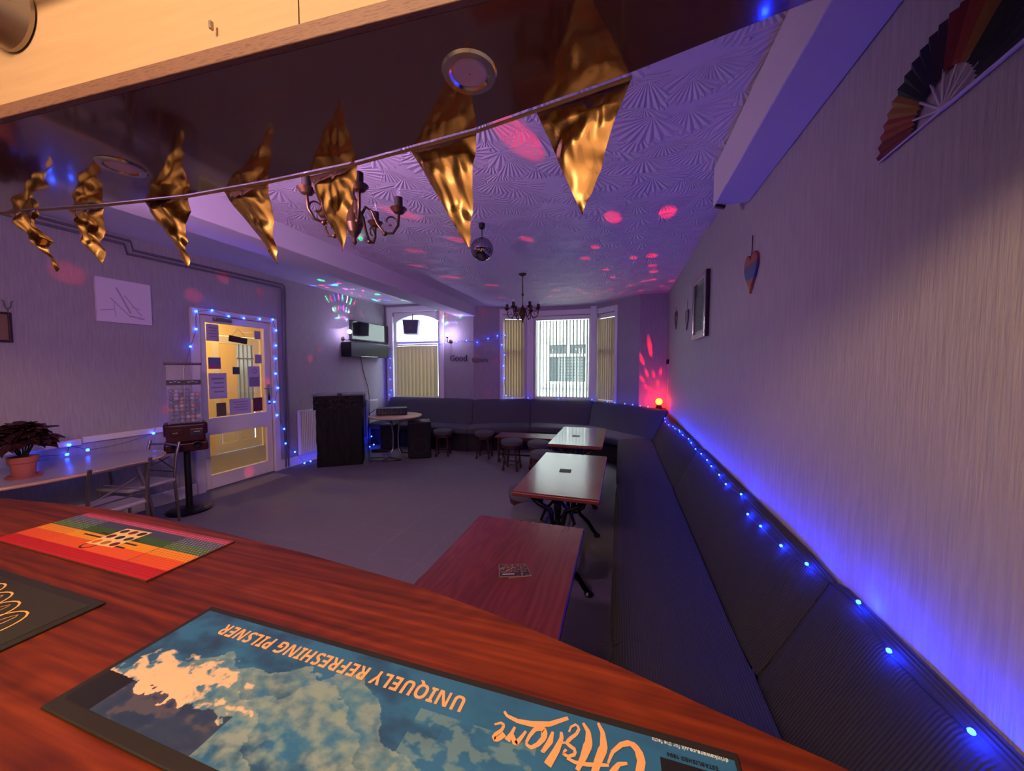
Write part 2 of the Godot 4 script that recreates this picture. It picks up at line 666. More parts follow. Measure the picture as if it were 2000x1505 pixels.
func build_door() -> void:
	var t := Node3D.new()
	t.name = "door_1"
	add_child(t)
	tag(t, "white door with two glass panes and notices taped on", "door")
	t.set_meta("kind", "structure")
	var x := LEFT
	var fr := MB.new()
	for z in [-3.075, -4.125]:
		fr.rbox(Vector3(x + 0.012, 1.175, z), Vector3(0.045, 2.35, 0.09), 0.008)
	fr.rbox(Vector3(x + 0.0125, 2.315, -3.6), Vector3(0.044, 0.07, 0.96), 0.008)
	part(t, "frame", fr, M.white)
	var leaf := MB.new()
	leaf.rbox(Vector3(x - 0.03, 1.14, -3.165), Vector3(0.044, 2.26, 0.085), 0.004)
	leaf.rbox(Vector3(x - 0.03, 1.14, -4.03), Vector3(0.044, 2.26, 0.085), 0.004)
	leaf.rbox(Vector3(x - 0.03, 2.23, -3.6), Vector3(0.044, 0.09, 0.79), 0.004)
	leaf.rbox(Vector3(x - 0.03, 0.83, -3.6), Vector3(0.044, 0.22, 0.79), 0.004)
	leaf.rbox(Vector3(x - 0.03, 0.1, -3.6), Vector3(0.044, 0.18, 0.79), 0.004)
	part(t, "leaf", leaf, M.white)
	part(t, "pane", MB.new().box(Vector3(x - 0.03, 1.56, -3.6), Vector3(0.006, 1.26, 0.79)), M.glass)
	part(t, "pane", MB.new().box(Vector3(x - 0.03, 0.455, -3.6), Vector3(0.006, 0.54, 0.79)), M.glass)
	var hn := MB.new()
	hn.rbox(Vector3(x - 0.003, 1.2, -4.03), Vector3(0.006, 0.3, 0.045), 0.002)
	hn.tube([Vector3(x, 1.3, -4.03), Vector3(x + 0.045, 1.3, -4.03), Vector3(x + 0.05, 1.295, -3.99), Vector3(x + 0.045, 1.29, -3.93)], 0.009, 8)
	part(t, "handle", hn, M.chrome, Transform3D(), "chrome lever handle on a long plate")
	part(t, "closer", MB.new().rbox(Vector3(x + 0.02, 2.235, -3.4), Vector3(0.05, 0.05, 0.22), 0.01), M.steel, Transform3D(), "grey metal door closer")
	# notices on the glass
	var notes := [
		[-3.30, 2.06, 0.15, 0.22, "pale notice at the upper hinge corner of the door glass", Color(0.70, 0.62, 0.72)],
		[-3.31, 1.66, 0.15, 0.15, "small blue and pink flyer on the door glass", Color(0.42, 0.40, 0.62)],
		[-3.34, 1.36, 0.22, 0.34, "large blank white sheet taped to the door glass", Color(0.80, 0.76, 0.86)],
		[-3.37, 1.04, 0.12, 0.18, "brown curled flyer at the foot of the door glass", Color(0.42, 0.34, 0.26)],
		[-3.62, 1.06, 0.29, 0.22, "wide creased leaflet at the foot of the door glass", Color(0.72, 0.68, 0.80)],
		[-3.87, 1.06, 0.14, 0.2, "dark red photo flyer at the foot of the door glass", Color(0.38, 0.16, 0.18)],
		[-3.83, 1.47, 0.17, 0.30, "two-tone notice with a ring emblem above the door handle", Color(0.72, 0.66, 0.80)],
		[-3.90, 1.73, 0.10, 0.13, "small grey card right of the ring emblem notice", Color(0.60, 0.50, 0.66)],
		[-3.90, 2.08, 0.09, 0.12, "small pale card at the latch side top corner", Color(0.62, 0.58, 0.62)],
		[-3.58, 1.56, 0.09, 0.10, "tiny dark square sticker in the middle of the glass", Color(0.25, 0.25, 0.32)],
	]
	for q in notes:
		var o := thing("door_notice", q[4], "notice", Vector3(x - 0.0245, q[1], q[0]), 0.0, "notices on the glazed door")
		part(o, "sheet", MB.new().rbox(Vector3.ZERO, Vector3(0.003, q[3], q[2]), 0.001), mat(q[5], 0.6))
		if q[2] > 0.145 and q[3] > 0.2:
			var bd := MB.new()
			for k in 4:
				bd.box(Vector3(0.0018, q[3] * (0.28 - 0.17 * k), -q[2] * 0.05 * (k % 2)), Vector3(0.0008, q[3] * 0.05, q[2] * (0.7 - 0.12 * (k % 2))))
			if "emblem" in q[4]:
				bd = MB.new()
				bd.box(Vector3(0.0018, -0.07, 0), Vector3(0.0008, 0.13, 0.14))
				var ring := []
				for k in 19:
					ring.append(Vector3(0.002, 0.08 + 0.035 * sin(TAU * k / 18), 0.035 * cos(TAU * k / 18)))
				bd.tube(ring, 0.004, 5)
				bd.tube([Vector3(0.002, 0.06, -0.02), Vector3(0.002, 0.10, 0.02)], 0.004, 5)
			part(o, "print", bd, mat(q[5] * 0.72, 0.6))
		elif "blue and pink" in q[4]:
			part(o, "print", MB.new().box(Vector3(0.0018, -0.05, 0), Vector3(0.0008, 0.045, 0.14)), mat(Color(0.65, 0.35, 0.45), 0.6))
	var sg := thing("hanging_plaque", "small dark red sign hanging askew on a cord inside the door glass", "sign", Vector3(x - 0.018, 1.99, -3.62))
	part(sg, "board", MB.new().rbox(Vector3.ZERO, Vector3(0.008, 0.085, 0.25), 0.003, Basis(Vector3.RIGHT, -0.12)), mat(Color(0.22, 0.08, 0.12), 0.5))
	part(sg, "cord", MB.new().tube([Vector3(0, 0.03, 0.10), Vector3(0, 0.15, 0.0), Vector3(0, 0.05, -0.10)], 0.0025, 5), M.pipe)
	# the hallway beyond
	struct("floor", MB.new().box(Vector3(-6.25, -0.05, -4.0), Vector3(1.8, 0.1, 5.0)), M.carpet, "dark hallway floor beyond the glazed door", "floor")
	struct("ceiling", MB.new().box(Vector3(-6.2, 2.65, -4.0), Vector3(1.9, 0.1, 5.0)), M.plaster, "hallway ceiling beyond the glazed door", "ceiling")
	struct("wall_hall", wall_with_holes(Vector3(-7.05, 0, -1.6), Vector3(-7.05, 0, -6.4), 2.6, [[2.92, 3.82, -0.001, 2.2]]), M.cream, "yellow hallway wall around the street door", "wall")
	struct("wall_hall", wall_with_holes(Vector3(-7.2, 0, -6.4), Vector3(-5.2, 0, -6.4), 2.6, []), M.cream, "yellow end wall of the hallway far from the bar", "wall")
	struct("wall_hall", wall_with_holes(Vector3(-5.2, 0, -1.6), Vector3(-7.2, 0, -1.6), 2.6, []), M.cream, "yellow end wall of the hallway near the bar", "wall")
	var d := Node3D.new()
	d.name = "door_2"
	add_child(d)
	tag(d, "white panelled street door with a barred window beyond the hallway", "door")
	d.set_meta("kind", "structure")
	var hx := -7.1
	var lf := MB.new()
	for z in [-4.59, -5.35]:
		lf.rbox(Vector3(hx, 1.1, z), Vector3(0.05, 2.18, 0.12), 0.004)
	for yy in [[0.1, 0.18], [0.85, 0.2], [2.12, 0.14]]:
		lf.rbox(Vector3(hx, yy[0], -4.97), Vector3(0.05, yy[1], 0.66), 0.004)
	lf.rbox(Vector3(hx, 0.47, -4.97), Vector3(0.05, 0.58, 0.1), 0.004)
	part(d, "leaf", lf, M.white)
	for z in [-4.79, -5.15]:
		part(d, "panel", MB.new().rbox(Vector3(hx - 0.005, 0.47, z), Vector3(0.03, 0.56, 0.26), 0.012), M.white)
	part(d, "panel", MB.new().rbox(Vector3(hx, 1.5, -4.8), Vector3(0.03, 1.1, 0.34), 0.006), M.cream)
	var frost := mat(Color(0.55, 0.63, 0.56, 0.86), 0.6)
	frost.transparency = BaseMaterial3D.TRANSPARENCY_ALPHA
	part(d, "pane", MB.new().box(Vector3(hx, 1.5, -5.13), Vector3(0.006, 1.1, 0.32)), frost)
	for k in 4:
		part(d, "bar", MB.new().box(Vector3(hx + 0.02, 1.5, -5.01 - 0.08 * k), Vector3(0.012, 1.1, 0.014)), M.grey)
	part(d, "bar", MB.new().box(Vector3(hx + 0.022, 1.78, -5.13), Vector3(0.012, 0.03, 0.32)), M.grey)
	var lamp := thing("hall_lamp", "round white ceiling lamp in the hallway", "lamp", Vector3(-6.2, 2.6, -3.9))
	part(lamp, "shade", MB.new().lathe([Vector2(0.001, -0.09), Vector2(0.09, -0.07), Vector2(0.13, 0.0)], 20), glow(Color(1.0, 0.80, 0.45), 1.5))
	omni(lamp, Vector3(0, -0.14, 0), Color(1.0, 0.82, 0.48), 2.4, 0.08)


func window_frame(called: String, label: String, p0: Vector3, p1: Vector3, y0: float, y1: float, transom := 0.0, proud := 0.02) -> Node3D:
	# p0 -> p1: the opening along the wall; the room is on the inner side
	var t := Node3D.new()
	t.name = called
	add_child(t)
	tag(t, label, "window")
	t.set_meta("kind", "structure")
	var d := (p1 - p0)
	var w := d.length()
	d = d / w
	var inn := d.cross(Vector3.UP)
	t.transform = Transform3D(Basis(d, Vector3.UP, inn), p0)
	var fr := MB.new()
	for u in [0.03, w - 0.03]:
		fr.rbox(Vector3(u, (y0 + y1) / 2, -0.08), Vector3(0.06, y1 - y0, 0.07), 0.006)
	for y in [y0 + 0.03, y1 - 0.03]:
		fr.rbox(Vector3(w / 2, y, -0.08), Vector3(w - 0.12, 0.06, 0.07), 0.006)
	if transom > 0:
		fr.rbox(Vector3(w / 2, transom, -0.08), Vector3(w - 0.12, 0.06, 0.07), 0.006)
	part(t, "frame", fr, M.white)
	var cs := MB.new()
	for u in [-0.035, w + 0.035]:
		cs.rbox(Vector3(u, (y0 + y1) / 2 + 0.03, proud / 2), Vector3(0.07, y1 - y0 + 0.16, proud), 0.006)
	cs.rbox(Vector3(w / 2, y1 + 0.06, proud / 2), Vector3(w, 0.1, proud), 0.006)
	part(t, "architrave", cs, M.white)
	part(t, "pane", MB.new().box(Vector3(w / 2, (y0 + y1) / 2, -0.09), Vector3(w - 0.1, y1 - y0 - 0.1, 0.006)), M.glass)
	return t


func blind(label: String, p0: Vector3, p1: Vector3, y0: float, y1: float, n: int, angle: float, m: Material, width := 0.089, chain := true) -> void:
	var d := (p1 - p0)
	var w := d.length()
	d = d / w
	var o := thing("vertical_blind", label, "blind", p0, 0.0, "vertical blinds")
	o.transform = Transform3D(Basis(d, Vector3.UP, d.cross(Vector3.UP)), p0)
	part(o, "headrail", MB.new().rbox(Vector3(w / 2, y1 - 0.015, 0), Vector3(w, 0.03, 0.04), 0.004), M.white)
	var mb := MB.new()
	var h := y1 - 0.04 - y0
	var f := func(u: float, q: float) -> Vector3:
		return Vector3((u - 0.5) * width, q * h, 0.006 * (1.0 - pow(2 * u - 1, 2)))
	mb.surf(f, 4, 1)
	var me := mb.mesh()
	for k in n:
		var a := angle + 0.05 * sin(k * 2.3)
		part(o, "slat", me, m, Transform3D(Basis(Vector3.UP, a), Vector3(w * (k + 0.5) / n, y0, 0)))
	if chain:
		part(o, "cord", MB.new().tube([Vector3(w * 0.5, y0 + 0.2, 0.05), Vector3(w * 0.5, y1 - 0.03, 0.05)], 0.003, 5), M.grey)


func build_windows() -> void:
	var b := Vector3(-2.95, 0, -6.85)
	var c := Vector3(-1.86, 0, -7.4)
	var dd := Vector3(-0.52, 0, -7.4)
	var e := Vector3(0.31, 0, -6.62)
	# arched window in the back wall
	var t := Node3D.new()
	t.name = "window_1"
	add_child(t)
	tag(t, "arched window with a loudspeaker hanging in front of its top pane", "window")
	t.set_meta("kind", "structure")
	t.position = Vector3(-4.9, 0, -6.85)
	var arch := PackedVector2Array([Vector2(0, 2.82), Vector2(0, 2.62), Vector2(0.06, 2.62)])
	for k in 13:
		var s := float(k) / 12
		arch.append(Vector2(0.06 + 1.04 * s, 2.62 + 0.14 * sin(PI * s) ** 0.8))
	arch.append(Vector2(1.16, 2.62))
	arch.append(Vector2(1.16, 2.82))
	var head := MB.new()
	head.prism(arch, 0.0, 0.09, Transform3D(Basis(Vector3.RIGHT, Vector3.BACK, Vector3.UP), Vector3(0, 0, -0.12)))
	part(t, "arched_head", head, M.white)
	var fr := MB.new()
	fr.rbox(Vector3(0.03, 1.775, -0.08), Vector3(0.06, 1.68, 0.09), 0.006)
	fr.rbox(Vector3(1.13, 1.775, -0.08), Vector3(0.06, 1.68, 0.09), 0.006)
	fr.rbox(Vector3(0.58, 2.16, -0.08), Vector3(1.04, 0.05, 0.09), 0.006)
	fr.rbox(Vector3(0.58, 0.96, -0.08), Vector3(1.04, 0.05, 0.09), 0.006)
	part(t, "frame", fr, M.white)
	var cs := MB.new()
	cs.rbox(Vector3(-0.08, 1.9, 0.015), Vector3(0.15, 2.1, 0.03), 0.01)
	cs.rbox(Vector3(1.22, 1.9, 0.015), Vector3(0.1, 2.1, 0.03), 0.01)
	cs.rbox(Vector3(0.57, 2.89, 0.015), Vector3(1.2, 0.12, 0.028), 0.01)
	cs.rbox(Vector3(-0.02, 1.8, -0.0), Vector3(0.05, 1.9, 0.07), 0.01)
	part(t, "architrave", cs, M.white)
	part(t, "pane", MB.new().box(Vector3(0.58, 1.86, -0.1), Vector3(1.06, 1.8, 0.006)), M.glass)
	blind("cream blind in the lower half of the arched window", Vector3(-4.83, 0, -6.88), Vector3(-3.81, 0, -6.88), 0.97, 2.12, 11, 0.22, M.slat, 0.1, false)
	var u := (c - b).normalized()
	var w := (e - dd).normalized()
	window_frame("window_2", "narrow left splay bay window beside the chandelier", b + u * 0.62, b + u * 1.13, 0.93, 2.72, 1.95)
	window_frame("window_3", "wide middle bay window facing the white house", c + Vector3(0.05, 0, 0), c + Vector3(1.28, 0, 0), 0.93, 2.69)
	window_frame("window_4", "narrow right splay bay window with shut blinds", dd + w * 0.06, dd + w * 0.56, 0.93, 2.67, 1.95)
	var ui := u.cross(Vector3.UP)
	var wi := w.cross(Vector3.UP)
	blind("half closed cream blind in the narrow window by the chandelier", b + u * 0.67 + ui * -0.02, b + u * 1.08 + ui * -0.02, 0.97, 2.66, 7, 0.45, M.slat, 0.089, false)
	blind("open grey blind across the wide middle window", c + Vector3(0.1, 0, -0.015), c + Vector3(1.23, 0, -0.015), 0.97, 2.63, 16, -1.1, M.grey_slat)
	blind("shut cream blind in the narrow window by the lamp corner", dd + w * 0.1 + wi * -0.02, dd + w * 0.52 + wi * -0.02, 0.97, 2.61, 7, 0.12, M.slat, 0.089, false)
	struct("trim_2", MB.new().prism(v2([[-1.93, -7.36], [-1.84, -7.40], [-1.79, -7.39], [-1.79, -7.36], [-1.86, -7.34]]), 0.93, 2.86), M.white, "white post between the narrow and the wide bay window", "post")
	struct("trim_3", MB.new().prism(v2([[-0.6, -7.36], [-0.6, -7.39], [-0.52, -7.40], [-0.46, -7.33], [-0.49, -7.31]]), 0.93, 2.84), M.white, "white post between the wide window and the lamp corner window", "post")


func build_outside() -> void:
	var render := mat(Color(0.74, 0.765, 0.74), 0.85)
	tri(render, Vector3(0.6, 0.6, 0.6))
	render.albedo_texture = noise_tex(71, 0.02, 4, [Color(0.93, 0.93, 0.93), Color(1, 1, 1)])
	struct("street", MB.new().box(Vector3(-3, -0.35, -15), Vector3(50, 0.1, 15)), mat(Color(0.45, 0.45, 0.45), 0.9), "grey street between the pub and the white house", "street")
	var h := thing("white_house", "white rendered house across the street", "house", Vector3(0, -0.3, -13))
	var wl := MB.new()
	# wall around one window
	wl.box(Vector3(-9.4, 3.0, -0.2), Vector3(13.2, 6.0, 0.4))
	wl.box(Vector3(4.1, 3.0, -0.2), Vector3(10.2, 6.0, 0.4))
	wl.box(Vector3(-1.9, 0.65, -0.2), Vector3(1.8, 1.3, 0.4))
	wl.box(Vector3(-1.9, 4.4, -0.2), Vector3(1.8, 3.2, 0.4))
	part(h, "wall", wl, render)
	var grey := mat(Color(0.55, 0.58, 0.56), 0.8)
	var sur := MB.new()
	sur.rbox(Vector3(-2.75, 2.05, 0.03), Vector3(0.14, 1.9, 0.06), 0.01)
	sur.rbox(Vector3(-1.05, 2.05, 0.03), Vector3(0.14, 1.9, 0.06), 0.01)
	sur.rbox(Vector3(-1.9, 2.93, 0.031), Vector3(1.8, 0.16, 0.06), 0.01)
	part(h, "window_surround", sur, grey)
	part(h, "window_sill", MB.new().rbox(Vector3(-1.9, 1.22, 0.06), Vector3(2.0, 0.14, 0.16), 0.01), grey)
	var fr := MB.new()
	fr.rbox(Vector3(-2.63, 2.06, -0.1), Vector3(0.1, 1.6, 0.1), 0.01)
	fr.rbox(Vector3(-1.17, 2.06, -0.1), Vector3(0.1, 1.6, 0.1), 0.01)
	for y in [1.34, 2.36, 2.8]:
		fr.rbox(Vector3(-1.9, y, -0.1), Vector3(1.4, 0.1, 0.1), 0.01)
	fr.rbox(Vector3(-1.85, 2.58, -0.1), Vector3(0.1, 0.36, 0.1), 0.01)
	part(h, "window_frame", fr, M.white)
	part(h, "window_pane", MB.new().box(Vector3(-1.9, 2.06, -0.12), Vector3(1.44, 1.5, 0.02)), mat(Color(0.16, 0.19, 0.20), 0.08))
	var lattice := MB.new()
	for k in 10:
		lattice.box(Vector3(-2.2 + 0.1 * k, 1.83, -0.105), Vector3(0.012, 0.95, 0.006))
	for k in 8:
		lattice.box(Vector3(-1.75, 1.45 + 0.11 * k, -0.105), Vector3(0.95, 0.012, 0.006))
	part(h, "lattice", lattice, grey)
	part(h, "string_course", MB.new().rbox(Vector3(-9.0, 3.35, 0.05), Vector3(9, 0.18, 0.1), 0.02), grey)
	part(h, "painted_band", MB.new().box(Vector3(-9.0, 3.0, 0.01), Vector3(9, 0.4, 0.02)), mat(Color(0.90, 0.86, 0.70), 0.8))


# ---------------------------------------------------------------- bar
func build_bar() -> void:
	var front := [[-3.1, -0.52], [-2.75, -0.61], [-2.29, -0.703], [-1.77, -0.758], [-1.5, -0.763], [-1.25, -0.757], [-0.807, -0.731], [-0.438, -0.696], [-0.178, -0.647], [0.014, -0.6], [0.13, -0.566], [0.264, -0.531], [0.5, -0.45], [0.74, -0.37]]
	var poly := v2(front)
	var inner := PackedVector2Array()
	for p in front:
		inner.append(Vector2(p[0], p[1] + 0.13))
	poly.append(Vector2(0.74, 0.02))
	poly.append(Vector2(-3.1, 0.02))
	inner.append(Vector2(0.74, -0.1))
	inner.append(Vector2(-3.1, -0.1))
	var t := thing("bar_counter", "curved mahogany bar counter with mats lying on it", "bar counter", Vector3.ZERO)
	var top := MB.new()
	top.prism(poly, BAR - 0.045, BAR - 0.006, Transform3D(), Vector2(-3.1, -0.8), Vector2(1 / 3.9, 1 / 1.2))
	var shrink := Geometry2D.offset_polygon(poly, -0.006, Geometry2D.JOIN_MITER)[0]
	top.prism(shrink, BAR - 0.006, BAR, Transform3D(), Vector2(-3.1, -0.8), Vector2(1 / 3.9, 1 / 1.2))
	part(t, "top", top, M.counter)
	part(t, "front_panel", MB.new().prism(inner, 0.0, BAR - 0.045), M.wood)
	# canopy: soffit board, its near edge strip, the fascia towards the bar and the one towards the room
	var far := [[-3.1, -0.38], [-2.6, -0.49], [-1.904, -0.623], [-1.517, -0.687], [-1.215, -0.723], [-0.908, -0.732], [-0.628, -0.731], [-0.301, -0.707], [-0.165, -0.685], [0.011, -0.656], [0.244, -0.605], [0.5, -0.545], [0.74, -0.48]]
	var sp := v2(far)
	sp.append(Vector2(0.74, -0.40))
	sp.append(Vector2(0.3, -0.47))
	sp.append(Vector2(-0.184, -0.477))
	sp.append(Vector2(-1.229, -0.41))
	sp.append(Vector2(-3.1, -0.29))
	var cnp := thing("bar_canopy", "canopy over the bar with a dark glossy underside", "canopy", Vector3.ZERO)
	part(cnp, "soffit", MB.new().prism(sp, SOFFIT, SOFFIT + 0.02), M.soffit, Transform3D(), "dark mirror-gloss soffit board")
	var dir := (Vector3(-0.184, 0, -0.477) - Vector3(-1.229, 0, -0.41)).normalized()
	var yaw := -atan2(dir.z, dir.x)
	var bs := Basis(Vector3.UP, yaw)
	var nrm := bs * Vector3(0, 0, 1)
	var mid := Vector3(-0.7065, 0, -0.4435)
	part(cnp, "edge_strip", MB.new().rbox(mid + dir * -0.45 + nrm * 0.006 + Vector3(0, SOFFIT + 0.0125, 0), Vector3(3.9, 0.026, 0.012), 0.002, bs), M.edge, Transform3D(), "worn brown edge strip under the fascia")
	for k in 2:
		var u0: float = [-2.4, 0.2205][k]
		var u1: float = [0.218, 1.5][k]
		part(cnp, "fascia_board", MB.new().box(mid + dir * (u0 + u1) * 0.5 + nrm * -0.004 + Vector3(0, SOFFIT + 0.027 + 0.37, 0), Vector3(u1 - u0, 0.74, 0.012), bs), M.fascia, Transform3D(), "pale painted fascia board")
	var rf := MB.new()
	for i in far.size() - 1:
		var p := Vector3(far[i][0], 0, far[i][1] + 0.012)
		var q := Vector3(far[i + 1][0], 0, far[i + 1][1] + 0.012)
		rf.quad(p + Vector3.UP * (SOFFIT + 0.02), p + Vector3.UP * 2.86, q + Vector3.UP * 2.86, q + Vector3.UP * (SOFFIT + 0.02))
	part(cnp, "room_fascia", rf, M.wood)
	# nail holes and a torn fixing in the fascia
	var scars := MB.new()
	for q in [[-0.65, 2.16, 0.006], [-0.86, 2.165, 0.004], [-0.95, 2.14, 0.004]]:
		scars.rbox(Vector3(q[0], q[1], -0.436), Vector3(q[2] * 0.7, q[2] * 2.2, q[2]), 0.001)
	part(cnp, "fixing", scars, M.steel)
	# recessed downlights, switched off
	for k in 2:
		var at := Vector3([-0.253, -1.197][k], SOFFIT, [-0.577, -0.581][k])
		var dl := thing("downlight", ["unlit chrome downlight beside the biggest pennant", "unlit chrome downlight above the smaller pennants"][k], "downlight", at, 0.0, "downlights in the canopy")
		part(dl, "bezel", MB.new().lathe([Vector2(0.03, -0.001), Vector2(0.034, -0.004), Vector2(0.044, -0.004), Vector2(0.047, 0.0)], 32), M.chrome)
		part(dl, "lens", MB.new().lathe([Vector2(0.001, -0.0025), Vector2(0.026, -0.0025), Vector2(0.03, -0.001)], 24), mat(Color(0.72, 0.62, 0.62), 0.35))
	# spotlight bar on the fascia, lit
	var f0 := Vector3(-1.15, 2.285, -0.41)
	var sb := thing("spotlight_bar", "brushed steel spotlight bar screwed to the fascia over the bar", "spotlight", f0, yaw)
	part(sb, "mount", MB.new().lathe([Vector2(0.062, 0.0), Vector2(0.062, 0.006), Vector2(0.05, 0.05), Vector2(0.047, 0.056), Vector2(0.001, 0.056)], 28, Vector3.ZERO, Basis(Vector3.RIGHT, PI / 2)), M.steel)
	part(sb, "screw", MB.new().lathe([Vector2(0.006, 0.0), Vector2(0.005, 0.003), Vector2(0.001, 0.003)], 10, Vector3(0.053, 0.0, 0.028), Basis(Vector3.RIGHT, PI / 2)), M.chrome)
	part(sb, "rail", MB.new().tube([Vector3(-0.55, 0.03, 0.075), Vector3(0.75, 0.03, 0.075)], 0.011, 12), M.chrome)
	for q in [[-0.45, 0.03], [0.65, 0.03]]:
		var c := Vector3(q[0], q[1] + 0.06, 0.12)
		part(sb, "lamp_head", MB.new().lathe([Vector2(0.02, 0.05), Vector2(0.028, 0.02), Vector2(0.034, -0.05)], 20, c), M.steel)
		part(sb, "bulb", MB.new().sphere(c + Vector3(0, -0.07, 0), 0.024, 12, 8), glow(Color(1.0, 0.62, 0.28), 6.0))
		beam(sb, sb.to_global(c + Vector3(0, -0.1, 0)), sb.to_global(c + Vector3(0.1, -1.2, 0.12)), Color(1.0, 0.84, 0.66), 0.35, 38.0, 0.8)
	var pd := thing("pendant_lamp", "round warm pendant lamp over the back of the bar", "lamp", Vector3(-0.6, 2.5, 0.8))
	part(pd, "flex", MB.new().tube([Vector3(0, 0.2, 0), Vector3(0, 0.37, 0)], 0.004, 6), M.black)
	part(pd, "globe", MB.new().sphere(Vector3.ZERO, 0.2, 24, 14), glow(Color(1.0, 0.84, 0.66), 1.5))
	omni(pd, Vector3.ZERO, Color(1.0, 0.82, 0.66), 4.3, 0.2)
	# mats
	blue_mat()
	rainbow_mat()
	green_mat()


func flat_text(parent: Node, called: String, s: String, at: Vector3, size: float, m: Material, turn := 0.0, bold := true, squeeze := 1.0, depth := 0.0006) -> void:
	# lies flat on a counter, read from the room side
	var tm := TextMesh.new()
	var f := SystemFont.new()
	f.font_names = PackedStringArray(["Droid Sans"])
	f.font_weight = 700 if bold else 400
	tm.font = f
	tm.text = s
	tm.font_size = 64
	tm.pixel_size = size / 46.0
	tm.depth = depth
	var b := Basis(Vector3(-1, 0, 0), Vector3(0, 0, 1), Vector3(0, 1, 0))
	b = Basis(Vector3.UP, turn) * b
	part(parent, called, tm, m, Transform3D(b.scaled_local(Vector3(squeeze, 1, 1)), at))


func stroke(mb: MB, pts: Array, y: float, w0: float, w1: float, w2: float) -> void:
	# a flat tapering pen stroke through (x, z) points, each a hair above the last
	y += mb.v.size() * 0.0000004
	var cv := Curve3D.new()
	for i in pts.size():
		var p := Vector3(pts[i][0], y, pts[i][1])
		var a := Vector3(pts[maxi(i - 1, 0)][0], y, pts[maxi(i - 1, 0)][1])
		var b := Vector3(pts[mini(i + 1, pts.size() - 1)][0], y, pts[mini(i + 1, pts.size() - 1)][1])
		var tg := (b - a) / 6.0
		cv.add_point(p, -tg, tg)
	var n := 24
	var len := cv.get_baked_length()
	var prev := []
	for i in n + 1:
		var t := float(i) / n
		var p := cv.sample_baked(len * t)
		var q := cv.sample_baked(minf(len * t + 0.0008, len)) - cv.sample_baked(maxf(len * t - 0.0008, 0))
		var s := q.normalized().cross(Vector3.UP)
		var w := lerpf(w0, w1, t * 2.0) if t < 0.5 else lerpf(w1, w2, t * 2.0 - 1.0)
		var cur := [p - s * w * 0.5, p + s * w * 0.5]
		if prev:
			mb.quad(prev[0], prev[1], cur[1], cur[0])
		prev = cur


